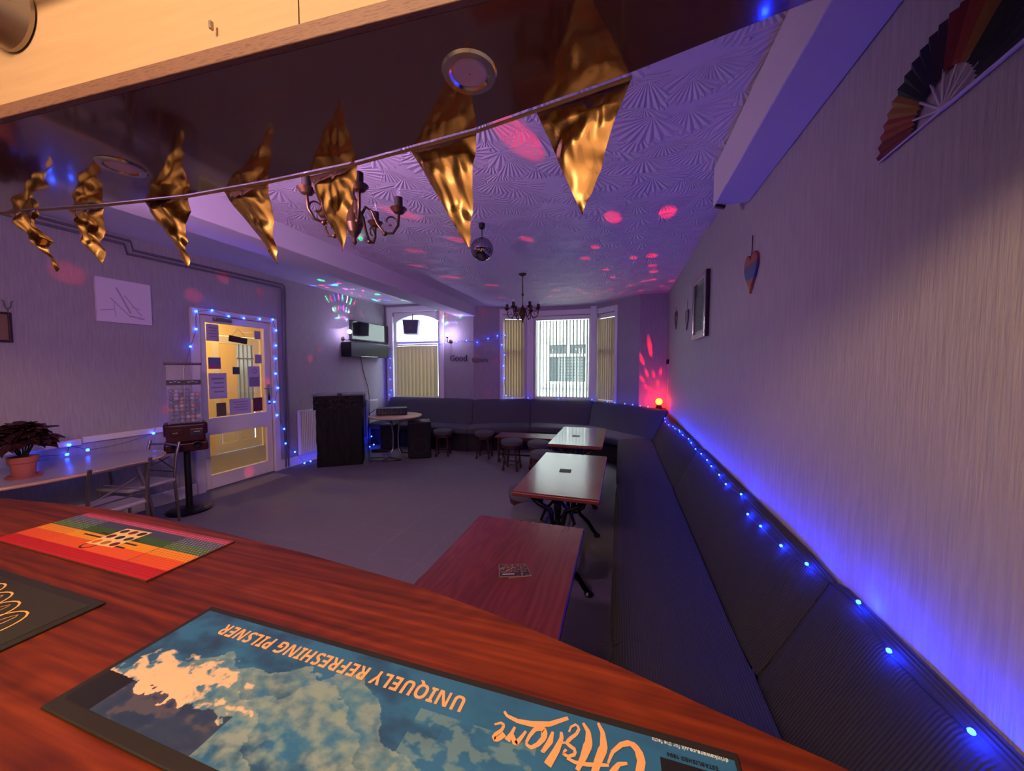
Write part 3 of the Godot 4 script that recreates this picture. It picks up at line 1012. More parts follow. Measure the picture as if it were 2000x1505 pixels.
func blue_mat() -> void:
	var x0 := -0.806
	var x1 := 0.15
	var z0 := -0.497
	var z1 := -0.268
	var t := thing("bar_runner", "blue rubber bar runner printed with a snowy mountain and beer lettering", "bar mat", Vector3((x0 + x1) / 2, BAR, (z0 + z1) / 2))
	var w := x1 - x0
	var h := z1 - z0
	part(t, "base", MB.new().rbox(Vector3(0, 0.0025, 0), Vector3(w, 0.005, h), 0.002), mat(Color(0.10, 0.075, 0.05), 0.7))
	# printed picture: sea blue with a snowy mountain, lit from nowhere
	var im := Image.create(1024, 256, false, Image.FORMAT_RGB8)
	var a := FastNoiseLite.new()
	a.seed = 81
	a.frequency = 0.008
	a.fractal_octaves = 5
	var b := FastNoiseLite.new()
	b.seed = 82
	b.frequency = 0.03
	b.fractal_octaves = 4
	var deep := Color(0.06, 0.15, 0.26)
	var sea := Color(0.15, 0.39, 0.55)
	var mist := Color(0.50, 0.58, 0.56)
	var snow := Color(0.93, 0.74, 0.58)
	for y in 256:
		for x in 1024:
			var n := a.get_noise_2d(x, y * 1.3)
			var f := b.get_noise_2d(x * 0.8, y)
			var c := sea.lerp(deep, clampf(0.25 - n * 0.9 - 0.3 * x / 1024.0 + 0.15 * f, 0, 1) * (0.9 if x < 620 else 0.35))
			# pale peaks in the middle
			for pk in [[330.0, 60.0, 0.55, 150.0], [440.0, 40.0, 0.8, 170.0], [170.0, 90.0, 0.6, 90.0]]:
				var dd: float = (y - pk[1]) - absf(x - pk[0]) * pk[2] + n * 40.0
				if dd > 0 and dd < pk[3]:
					c = c.lerp(mist, clampf(0.75 + f * 0.7 - dd / pk[3] * 0.8, 0, 0.9) * clampf((720.0 - x) / 150.0, 0, 1))
			if x > 570 and x < 760 and y > 70:
				c = c.lerp(mist, clampf((f + 0.12) * 2.0, 0, 0.55))
			# snow on the low left corner
			var sn := 1.0 - Vector2((x - 120) / 130.0, (y - 175) / 60.0).length() + n * 0.9 + f * 1.1
			if sn > 0.15:
				c = c.lerp(snow, clampf(sn * 2.2, 0, 0.95))
			var cliff := (x - 30) * 0.9 - (y - 150) * 0.2 + f * 60
			if y > 200 - x * 0.02 + f * 30 and x < 300:
				c = c.lerp(Color(0.08, 0.12, 0.24), 0.75)
			if x < 70 and y > 190 + cliff * 0.05:
				c = Color(0.04, 0.035, 0.05)
			im.set_pixel(x, y, c)
	var bd := 0.012
	var pr := MB.new()
	var hy := 0.0056
	pr.quad(Vector3(-w / 2 + bd, hy, h / 2 - bd * 1.5), Vector3(w / 2 - bd * 0.5, hy, h / 2 - bd * 1.5), Vector3(w / 2 - bd * 0.5, hy, -h / 2 + bd), Vector3(-w / 2 + bd, hy, -h / 2 + bd))
	part(t, "print", pr, image_mat(im, 0.55))
	var peach := mat(Color(0.98, 0.66, 0.42), 0.55)
	flat_text(t, "lettering", "UNIQUELY REFRESHING PILSNER", Vector3(-0.463, BAR + 0.0062, -0.4545) - t.position, 0.0232, peach, -0.008, true, 1.0)
	var s := MB.new()
	var y := 0.0064
	stroke(s, [[-0.153, -0.460], [-0.148, -0.455], [-0.131, -0.452], [-0.109, -0.454], [-0.087, -0.461], [-0.064, -0.477]], y, 0.0034, 0.0085, 0.0051)
	stroke(s, [[-0.160, -0.438], [-0.152, -0.443], [-0.147, -0.441], [-0.148, -0.434], [-0.155, -0.425], [-0.155, -0.42], [-0.149, -0.421], [-0.143, -0.430]], y, 0.0026, 0.0051, 0.0076)
	stroke(s, [[-0.137, -0.423], [-0.134, -0.433], [-0.132, -0.443]], y, 0.0085, 0.0051, 0.0034)
	stroke(s, [[-0.132, -0.443], [-0.134, -0.433], [-0.125, -0.422], [-0.12, -0.432], [-0.116, -0.442]], y, 0.0034, 0.0068, 0.0034)
	stroke(s, [[-0.112, -0.428], [-0.11, -0.437], [-0.105, -0.448], [-0.098, -0.452], [-0.092, -0.45], [-0.091, -0.44], [-0.097, -0.43], [-0.104, -0.424], [-0.11, -0.425], [-0.112, -0.428]], y, 0.0034, 0.0085, 0.0034)
	stroke(s, [[-0.089, -0.423], [-0.083, -0.437], [-0.081, -0.452]], y, 0.0051, 0.0068, 0.0034)
	stroke(s, [[-0.08, -0.41], [-0.072, -0.431], [-0.068, -0.448], [-0.07, -0.455]], y, 0.0102, 0.0085, 0.0034)
	stroke(s, [[-0.081, -0.452], [-0.08, -0.438], [-0.088, -0.423], [-0.091, -0.425]], y, 0.0034, 0.0034, 0.0034)
	stroke(s, [[-0.060, -0.458], [-0.058, -0.466], [-0.052, -0.471], [-0.047, -0.467], [-0.05, -0.458], [-0.057, -0.45], [-0.061, -0.443], [-0.055, -0.44], [-0.049, -0.438], [-0.049, -0.432], [-0.057, -0.427], [-0.064, -0.429], [-0.060, -0.435]], y, 0.0026, 0.0051, 0.0034)
	stroke(s, [[-0.07, -0.455], [-0.069, -0.441], [-0.061, -0.443]], y, 0.0034, 0.0034, 0.0026)
	stroke(s, [[-0.043, -0.476], [-0.035, -0.466], [-0.033, -0.452], [-0.038, -0.432], [-0.044, -0.415]], y, 0.0034, 0.0110, 0.0051)
	stroke(s, [[-0.023, -0.482], [-0.016, -0.47], [-0.014, -0.452], [-0.02, -0.433], [-0.026, -0.410]], y, 0.0034, 0.0110, 0.0068)
	stroke(s, [[-0.058, -0.425], [-0.048, -0.423], [-0.033, -0.425], [-0.007, -0.432]], y, 0.0034, 0.0051, 0.0034)
	stroke(s, [[-0.008, -0.434], [-0.003, -0.449], [0.008, -0.462], [0.02, -0.468], [0.029, -0.461], [0.032, -0.448], [0.028, -0.431], [0.016, -0.410], [0.0, -0.402]], y, 0.0026, 0.0102, 0.0068)
	stroke(s, [[0.015, -0.441], [0.005, -0.437], [-0.003, -0.425], [-0.004, -0.41]], y, 0.0034, 0.0068, 0.0051)
	var script := part(t, "lettering", s, peach)
	script.position = Vector3(-t.position.x, 0, -t.position.z)
	var pale := mat(Color(0.80, 0.84, 0.84), 0.6)
	flat_text(t, "lettering", "drinkaware.co.uk", Vector3(0.110, BAR + 0.0062, -0.482) - t.position, 0.0042, pale, 0.0, true)
	flat_text(t, "lettering", "for the facts", Vector3(0.064, BAR + 0.0062, -0.482) - t.position, 0.0028, pale, 0.0, false)
	flat_text(t, "lettering", "ESTABLISHED 1994", Vector3(0.093, BAR + 0.0062, -0.468) - t.position, 0.0048, mat(Color(0.05, 0.07, 0.10), 0.6), 0.0, true)
	part(t, "printed_box", MB.new().box(Vector3(0.095, BAR + 0.0058, -0.43) - t.position, Vector3(0.08, 0.0006, 0.064)), mat(Color(0.05, 0.045, 0.05), 0.6))


func rainbow_mat() -> void:
	var x0 := -1.735
	var x1 := -1.05
	var z0 := -0.712
	var z1 := -0.513
	var t := thing("rainbow_mat", "rainbow striped bar mat with dotted borders and a paint card motif", "bar mat", Vector3((x0 + x1) / 2, BAR, (z0 + z1) / 2))
	var w := x1 - x0
	var h := z1 - z0
	var cols := [Color(0.62, 0.16, 0.30), Color(0.22, 0.25, 0.33), Color(0.20, 0.33, 0.10), Color(0.90, 0.58, 0.03), Color(0.86, 0.33, 0.03), Color(0.72, 0.06, 0.03)]
	var stops := [0.0, 0.12, 0.28, 0.44, 0.60, 0.80, 1.01]
	var im := Image.create(1024, 300, false, Image.FORMAT_RGB8)
	for y in 300:
		var v := y / 300.0
		var k := 0
		while v >= stops[k + 1]:
			k += 1
		for x in 1024:
			var u := x / 1024.0
			var c: Color = cols[k]
			var edge := u < 0.23 or u > 0.77
			var band := v < 0.12 or v > 0.82
			if (edge and not band) or (band and v > 0.03 and v < 0.97):
				var gx := fposmod(u * 62.0 + (0.5 if int(v * 26.0) % 2 else 0.0), 1.0) - 0.5
				var gy := fposmod(v * 26.0, 1.0) - 0.5
				if gx * gx + gy * gy < 0.085:
					c = c.lightened(0.45) if k < 3 else (c.darkened(0.25) if k == 5 else c.lerp(Color(0.75, 0.15, 0.02), 0.55))
			if absf(u - 0.77) < 0.0015 and not band:
				c = c.darkened(0.5)
			# motif: bars behind a tilted card
			for q in [[0.30, 0.66, 0.50], [0.36, 0.62, 0.40], [0.42, 0.64, 0.60], [0.40, 0.58, 0.30]]:
				if u > q[0] and u < q[1] and absf(v - q[2]) < 0.014:
					c = Color(0.17, 0.12, 0.05)
			im.set_pixel(x, y, c)
	# card with nine blots, and a strap
	var cc := Vector2(0.5, 0.42)
	for y in 300:
		for x in range(360, 680):
			var d := Vector2(x / 1024.0 - cc.x, (y / 300.0 - cc.y) * 0.29)
			d = d.rotated(0.05)
			if absf(d.x) < 0.08 and absf(d.y) < 0.068:
				var g := Vector2(d.x / 0.0533, d.y / 0.0453)
				var cell := Vector2(roundf(g.x), roundf(g.y))
				var col := Color(0.93, 0.78, 0.52)
				if (g - cell).length() < 0.34:
					col = [Color(0.25, 0.12, 0.08), Color(0.45, 0.22, 0.08), Color(0.20, 0.10, 0.06), Color(0.35, 0.06, 0.05), Color(0.12, 0.14, 0.16), Color(0.18, 0.24, 0.10), Color(0.85, 0.40, 0.06), Color(0.70, 0.45, 0.1), Color(0.45, 0.05, 0.04)][int(cell.x + 1) + 3 * int(cell.y + 1)]
				im.set_pixel(x, y, col)
			elif d.y > 0.068 and d.y < 0.11:
				var r := Vector2(d.x + 0.04, (d.y - 0.075) * 1.2).length()
				if r > 0.026 and r < 0.034:
					im.set_pixel(x, y, Color(0.17, 0.10, 0.04))
	part(t, "base", MB.new().rbox(Vector3(0, 0.002, 0), Vector3(w, 0.004, h), 0.0015), mat(Color(0.30, 0.12, 0.10), 0.7))
	var pr := MB.new()
	pr.quad(Vector3(-w / 2 + 0.002, 0.0045, h / 2 - 0.002), Vector3(w / 2 - 0.002, 0.0045, h / 2 - 0.002), Vector3(w / 2 - 0.002, 0.0045, -h / 2 + 0.002), Vector3(-w / 2 + 0.002, 0.0045, -h / 2 + 0.002))
	part(t, "print", pr, image_mat(im, 0.6))


func green_mat() -> void:
	var t := thing("green_mat", "dark olive bar runner with gold outlined letters", "bar mat", Vector3(-1.485, BAR, -0.322))
	part(t, "base", MB.new().rbox(Vector3(0, 0.0025, 0), Vector3(0.9, 0.005, 0.235), 0.002), mat(Color(0.11, 0.10, 0.045), 0.6))
	part(t, "panel", MB.new().rbox(Vector3(0, 0.0052, 0), Vector3(0.866, 0.0015, 0.2), 0.0005), mat(Color(0.155, 0.145, 0.06), 0.55))
	var s := MB.new()
	var y := 0.0064
	var gold := mat(Color(0.95, 0.72, 0.42), 0.5)
	for k in 4:
		# narrow slanting outlined bowls
		var cx := -1.150 - 0.065 * k
		var cz := -0.318 - 0.012 * k
		for q in [[0.052, 0.055, 0.0035], [0.014, 0.045, 0.002]]:
			var ring := []
			for i in 21:
				var a := TAU * i / 20
				ring.append([cx + q[0] * 0.8 * cos(a) - 0.1 * q[1] * sin(a), cz + q[1] * sin(a)])
			stroke(s, ring, y, q[2], q[2], q[2])
	var g := part(t, "lettering", s, gold)
	g.position = Vector3(1.485, 0, 0.322)


func build_bunting() -> void:
	var t := thing("bunting", "gold foil pennant bunting strung along the canopy edge", "bunting", Vector3.ZERO)
	var pts := []
	for q in [[-2.6, -0.502], [-1.904, -0.635], [-1.517, -0.699], [-1.215, -0.735], [-0.908, -0.744], [-0.628, -0.743], [-0.301, -0.719], [-0.165, -0.697], [0.011, -0.668]]:
		pts.append(Vector3(q[0], SOFFIT + 0.001, q[1]))
	var rb := MB.new()
	for i in pts.size() - 1:
		var a: Vector3 = pts[i]
		var b: Vector3 = pts[i + 1]
		rb.quad(a + Vector3(0, -0.005, 0), b + Vector3(0, -0.005, 0), b + Vector3(0, 0.003, 0), a + Vector3(0, 0.003, 0))
	part(t, "ribbon", rb, M.ribbon)
	# [left top x, z, right top x, z, tip x, y, z, crumple]
	var pen := [
		[-1.901, -0.637, -1.770, -0.652, -1.786, 1.905, -0.70, 2.0], [-1.678, -0.680, -1.546, -0.703, -1.614, 1.925, -0.72, 1.6], [-1.374, -0.714, -1.219, -0.736, -1.247, 1.896, -0.74, 1.3],
		[-1.082, -0.742, -0.920, -0.746, -0.958, 1.900, -0.80, 0.9], [-0.785, -0.751, -0.628, -0.745, -0.704, 1.905, -0.77, 0.9], [-0.469, -0.732, -0.301, -0.721, -0.335, 1.870, -0.76, 0.8], [-0.165, -0.699, 0.010, -0.670, -0.074, 1.890, -0.70, 1.0]]
	for k in pen.size():
		var q: Array = pen[k]
		var a := Vector3(q[0], SOFFIT - 0.001, q[1])
		var b := Vector3(q[2], SOFFIT - 0.001, q[3])
		var c := Vector3(q[4], q[5], q[6])
		var nz := FastNoiseLite.new()
		nz.seed = 100 + k
		nz.frequency = 1.0
		nz.fractal_type = FastNoiseLite.FRACTAL_NONE
		var out := (b - a).normalized().cross(Vector3.UP)
		var amp: float = q[7]
		var f := func(u: float, w: float) -> Vector3:
			var p := a.lerp(b, u).lerp(c, w)
			var keep := minf(1.0, w * 6.0)
			var d := nz.get_noise_2d(u * (1.0 - w) * 2.2 + 3.0, w * 2.0) * 0.010 + nz.get_noise_2d(u * (1.0 - w) * 6.0 + w * 3.0, w * 4.0 + 9.0) * 0.003
			var roll := sin(u * PI) * 0.018 * (1.0 - w)
			return p + out * (d * amp + roll) * keep
		part(t, "pennant", MB.new().surf(f, 26, 34), M.gold)


# ---------------------------------------------------------------- seating
func build_benches() -> void:
	var path := [Vector2(-4.98, -6.85), Vector2(-2.95, -6.85), Vector2(-1.86, -7.4), Vector2(-0.52, -7.4), Vector2(0.755, -6.2), Vector2(0.755, -3.68), Vector2(0.755, -1.49), Vector2(0.755, -0.72)]
	var tops := [0.95, 0.935, 0.935, 0.92, 0.86, 0.86, 0.86]
	var labels := ["dark upholstered bench section under the arched window", "dark upholstered bench section left of the bay curve", "dark upholstered bench section under the wide bay window", "dark upholstered bench section running into the red lamp corner", "dark upholstered wall bench section nearest the red lamp", "long dark upholstered wall bench section under the string of blue lights", "ribbed dark bench end section against the bar"]
	var n := path.size()
	var mit := []
	for i in n:
		var ns := []
		if i > 0:
			var d: Vector2 = (path[i] - path[i - 1]).normalized()
			ns.append(Vector2(-d.y, d.x))
		if i < n - 1:
			var d2: Vector2 = (path[i + 1] - path[i]).normalized()
			ns.append(Vector2(-d2.y, d2.x))
		if ns.size() == 1:
			mit.append(ns[0])
		else:
			mit.append((ns[0] + ns[1]) / (1.0 + ns[0].dot(ns[1])))
	for i in n - 1:
		var a: Vector2 = path[i]
		var b: Vector2 = path[i + 1]
		var dr := (b - a).normalized()
		var mid := Vector3((a.x + b.x) / 2, 0, (a.y + b.y) / 2)
		var t := thing("bench_section", labels[i], "bench", mid, 0.0, "upholstered wall benches")
		var h: float = tops[i]
		var lift := 0.02 if i == 6 else 0.0
		var back := [[0.012, 0.40], [0.262, 0.44], [0.222, 0.52], [0.177, 0.61], [0.125, h - 0.15], [0.09, h - 0.08], [0.066, h - 0.035], [0.04, h - 0.008], [0.012, h]]
		var seat := [[0.268, 0.35], [0.77, 0.34], [0.785, 0.37], [0.785, 0.43], [0.768, 0.456], [0.73, 0.468 + lift], [0.5, 0.478 + lift], [0.275, 0.462 + lift]]
		var plinth := [[0.03, 0.0], [0.71, 0.0], [0.71, 0.335], [0.03, 0.335]]
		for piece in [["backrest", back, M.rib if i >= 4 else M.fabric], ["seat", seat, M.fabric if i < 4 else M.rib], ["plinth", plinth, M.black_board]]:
			var mb := MB.new()
			var gap := 0.004
			var rings := []
			var segs := 14 if piece[0] == "backrest" else 10
			for s in segs + 1:
				var row := []
				var f := float(s) / segs
				var puff: float = 0.0 if piece[0] == "plinth" else 1.0
				var e := minf(f, 1.0 - f)
				var pinch := puff * 0.014 * pow(maxf(0.0, 1.0 - e * segs * 0.8), 2.0)
				for q in piece[1]:
					var dd: float = q[0]
					if q[0] > 0.05:
						dd -= pinch
					var pa: Vector2 = a + mit[i] * dd + dr * gap
					var pb: Vector2 = b + mit[i + 1] * dd - dr * gap
					var p := pa.lerp(pb, f)
					row.append(Vector3(p.x, q[1] - (pinch if q[1] > 0.44 else 0.0), p.y) - mid)
				rings.append(row)
			var m: int = piece[1].size()
			for s in segs:
				for k in m:
					var k2 := (k + 1) % m
					var base := mb.v.size()
					for w in [[s, k], [s + 1, k], [s + 1, k2], [s, k2]]:
						var here := edge_normal(rings, w[0], k, m, segs)
						var other := edge_normal(rings, w[0], posmod(k - 1, m) if w[1] == k else k2, m, segs)
						var nn := (here + other).normalized() if here.dot(other) > 0.35 else here
						mb.vert(rings[w[0]][w[1]], nn)
					mb.tri_i(base, base + 1, base + 2)
					mb.tri_i(base, base + 2, base + 3)
			for e2 in 2:
				var row2: Array = rings[0 if e2 == 0 else segs]
				var pl := PackedVector2Array()
				for q in piece[1]:
					pl.append(Vector2(q[0], q[1]))
				var tr := Geometry2D.triangulate_polygon(pl)
				for k in range(0, tr.size(), 3):
					mb.tri(row2[tr[k]], row2[tr[k + 1]], row2[tr[k + 2]])
			part(t, piece[0], mb, piece[2])


func edge_normal(rings: Array, s: int, k: int, m: int, segs: int) -> Vector3:
	var al: Vector3 = rings[mini(s + 1, segs)][k] - rings[maxi(s - 1, 0)][k]
	var ed: Vector3 = rings[s][(k + 1) % m] - rings[s][k]
	return al.cross(ed).normalized()


func turned_leg(h: float, r: float) -> Array:
	return [Vector2(r * 0.7, 0), Vector2(r, h * 0.03), Vector2(r, h * 0.16), Vector2(r * 0.6, h * 0.2), Vector2(r * 0.85, h * 0.3), Vector2(r * 1.05, h * 0.45), Vector2(r * 0.7, h * 0.58), Vector2(r * 1.0, h * 0.62), Vector2(r * 0.65, h * 0.66), Vector2(r * 1.0, h * 0.74), Vector2(r, h)]


func make_stool(label: String, at: Vector3, turn: float) -> Node3D:
	var t := thing("bar_stool", label, "stool", at, turn, "low round pub stools")
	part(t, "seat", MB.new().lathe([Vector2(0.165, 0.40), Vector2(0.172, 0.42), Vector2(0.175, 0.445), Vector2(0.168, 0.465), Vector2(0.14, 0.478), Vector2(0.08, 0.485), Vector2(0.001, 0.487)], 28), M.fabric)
	part(t, "rail", MB.new().lathe([Vector2(0.14, 0.35), Vector2(0.158, 0.35), Vector2(0.158, 0.40), Vector2(0.14, 0.40)], 24), M.wood)
	var lm := MB.new().lathe(turned_leg(0.36, 0.019), 10).mesh()
	for k in 4:
		var a := PI / 4 + k * PI / 2
		var o := Vector3(cos(a), 0, sin(a))
		part(t, "leg", lm, M.wood, Transform3D(Basis(o.cross(Vector3.UP), 0.13), o * 0.16))
	for k in 4:
		var a := PI / 4 + k * PI / 2
		var b := a + PI / 2
		part(t, "stretcher", MB.new().tube([Vector3(cos(a) * 0.15, 0.1, sin(a) * 0.15), Vector3(cos(b) * 0.15, 0.1, sin(b) * 0.15)], 0.01, 8), M.wood)
	return t


func make_table(label: String, at: Vector3, len: float, turn := 0.0) -> Node3D:
	var t := thing("pub_table", label, "table", at, turn, "mahogany pub tables on iron legs")
	var w := 0.6
	var hx := w / 2
	var hz := len / 2
	var top := MB.new()
	top.prism(v2([[-hz + 0.003, -hx + 0.003], [hz - 0.003, -hx + 0.003], [hz - 0.003, hx - 0.003], [-hz + 0.003, hx - 0.003]]), 0.733, 0.74, Transform3D(Basis(Vector3.UP, PI / 2), Vector3.ZERO), Vector2(-hz, -hx), Vector2(1.0 / len, 1.0 / w))
	part(t, "top", top, M.table_top)
	part(t, "edge", MB.new().rbox(Vector3(0, 0.718, 0), Vector3(w, 0.03, len), 0.008), M.table_edge)
	for s in [-1.0, 1.0]:
		var z: float = s * (hz - 0.14)
		var f := MB.new()
		f.rbox(Vector3(0, 0.69, z), Vector3(0.46, 0.026, 0.05), 0.006)
		for k in [-1.0, 1.0]:
			f.tube([Vector3(k * 0.21, 0.68, z), Vector3(k * 0.14, 0.62, z), Vector3(k * 0.055, 0.58, z), Vector3(k * 0.035, 0.48, z), Vector3(k * 0.075, 0.38, z), Vector3(k * 0.05, 0.28, z), Vector3(k * 0.06, 0.2, z), Vector3(k * 0.14, 0.13, z), Vector3(k * 0.19, 0.05, z), Vector3(k * 0.22, 0.02, z)], 0.018, 8)
			f.tube([Vector3(k * 0.02, 0.66, z), Vector3(k * 0.09, 0.58, z), Vector3(k * 0.12, 0.5, z), Vector3(k * 0.08, 0.45, z), Vector3(k * 0.03, 0.5, z)], 0.011, 7)
			f.tube([Vector3(k * 0.02, 0.2, z), Vector3(k * 0.1, 0.26, z), Vector3(k * 0.12, 0.33, z), Vector3(k * 0.07, 0.35, z)], 0.011, 7)
			f.lathe([Vector2(0.03, 0), Vector2(0.034, 0.012), Vector2(0.02, 0.03), Vector2(0.001, 0.034)], 12, Vector3(k * 0.222, 0, z))
		f.lathe([Vector2(0.015, 0.2), Vector2(0.03, 0.26), Vector2(0.018, 0.32), Vector2(0.034, 0.42), Vector2(0.016, 0.52), Vector2(0.03, 0.6), Vector2(0.02, 0.68)], 12, Vector3(0, 0, z))
		part(t, "iron_leg", f, M.iron)
	part(t, "stretcher", MB.new().tube([Vector3(0, 0.24, -hz + 0.14), Vector3(0, 0.24, hz - 0.14)], 0.014, 8), M.iron)
	return t


func build_tables() -> void:
	make_table("dark red wooden table right in front of the bar", Vector3(-0.476, 0, -1.29), 1.19)
	make_table("wooden pub table between the near table and the last one", Vector3(-0.417, 0, -2.92), 1.19)
	make_table("wooden pub table farthest along the wall bench", Vector3(-0.482, 0, -4.53), 1.22)
	# low coffee table
	var t := thing("coffee_table", "low wooden table with turned legs by the bay bench", "table", Vector3(-1.53, 0, -5.79), 0.06)
	part(t, "top", MB.new().rbox(Vector3(0, 0.435, 0), Vector3(1.0, 0.03, 0.42), 0.008), M.table_edge)
	for sx in [-1.0, 1.0]:
		for sz in [-1.0, 1.0]:
			part(t, "leg", MB.new().lathe(turned_leg(0.42, 0.024), 10, Vector3(sx * 0.44, 0, sz * 0.16)), M.wood)
		part(t, "stretcher", MB.new().rbox(Vector3(sx * 0.44, 0.1, 0), Vector3(0.022, 0.03, 0.3), 0.004), M.wood)
	part(t, "stretcher", MB.new().rbox(Vector3(0, 0.1, 0), Vector3(0.86, 0.03, 0.022), 0.004), M.wood)
	for sz in [-1.0, 1.0]:
		part(t, "apron", MB.new().rbox(Vector3(0, 0.395, sz * 0.16), Vector3(0.84, 0.05, 0.018), 0.003), M.wood)
	# stools
	var st := make_stool("round dark-topped stool beside the loudspeaker", Vector3(-3.085, 0, -5.742), 0.3)
	copy(st, Vector3(-2.304, 0, -5.817), 0.1, "round dark-topped stool at the end of the low table")
	copy(st, Vector3(-1.621, 0, -5.27), 0.0, "round dark-topped stool in front of the low table")
	copy(st, Vector3(-1.19, 0, -5.26), 0.5, "round dark-topped stool between the low table and the farthest pub table")
	copy(st, Vector3(-0.985, 0, -4.62), 0.2, "round dark-topped stool tucked under the farthest pub table")
	copy(st, Vector3(-0.83, 0, -3.16), 0.0, "round dark-topped stool standing out beside the middle pub table")
	copy(st, Vector3(-0.66, 0, -2.70), 0.4, "round dark-topped stool pushed under the middle pub table")
	copy(st, Vector3(-0.86, 0, -1.62), 0.4, "round dark-topped stool pushed under the table in front of the bar")
	# drink coasters
	var im := Image.create(64, 64, false, Image.FORMAT_RGB8)
	var r := RandomNumberGenerator.new()
	r.seed = 77
	im.fill(Color(0.10, 0.07, 0.06))
	for k in 240:
		var c: Color = [Color(0.55, 0.30, 0.20), Color(0.62, 0.42, 0.20), Color(0.35, 0.10, 0.10), Color(0.12, 0.12, 0.16), Color(0.60, 0.45, 0.42)][r.randi() % 5]
		im.fill_rect(Rect2i(r.randi() % 60, r.randi() % 60, 2 + r.randi() % 3, 2 + r.randi() % 4), c)
	im.fill_rect(Rect2i(0, 44, 64, 16), Color(0.09, 0.07, 0.08))
	im.fill_rect(Rect2i(8, 50, 36, 5), Color(0.75, 0.66, 0.66))
	var pm := image_mat(im, 0.6)
	var card := mat(Color(0.48, 0.36, 0.32), 0.8)
	var spots := [[Vector3(-0.405, 0.74, -1.40), 0.5, "beer mat partly hidden below another on the near table"], [Vector3(-0.435, 0.7425, -1.388), 0.35, "colourful beer mat lying on top of another on the near table"], [Vector3(-0.43, 0.74, -2.915), 0.05, "dark beer mat on the middle pub table"], [Vector3(-0.527, 0.74, -4.46), 0.08, "dark beer mat on the farthest pub table"], [Vector3(-1.42, 0.45, -5.80), 0.0, "pale beer mat on the low coffee table"]]
	for k in spots.size():
		var c := thing("beer_mat", spots[k][2], "beer mat", spots[k][0], spots[k][1], "beer mats on the tables")
		part(c, "card", MB.new().rbox(Vector3(0, 0.0012, 0), Vector3(0.095, 0.0024, 0.095), 0.001), card if k != 4 else mat(Color(0.7, 0.62, 0.6), 0.7))
		if k < 4:
			var q := MB.new()
			q.quad(Vector3(-0.044, 0.0026, 0.044), Vector3(0.044, 0.0026, 0.044), Vector3(0.044, 0.0026, -0.044), Vector3(-0.044, 0.0026, -0.044))
			part(c, "print", q, pm if k < 2 else mat(Color(0.10, 0.06, 0.06), 0.6))


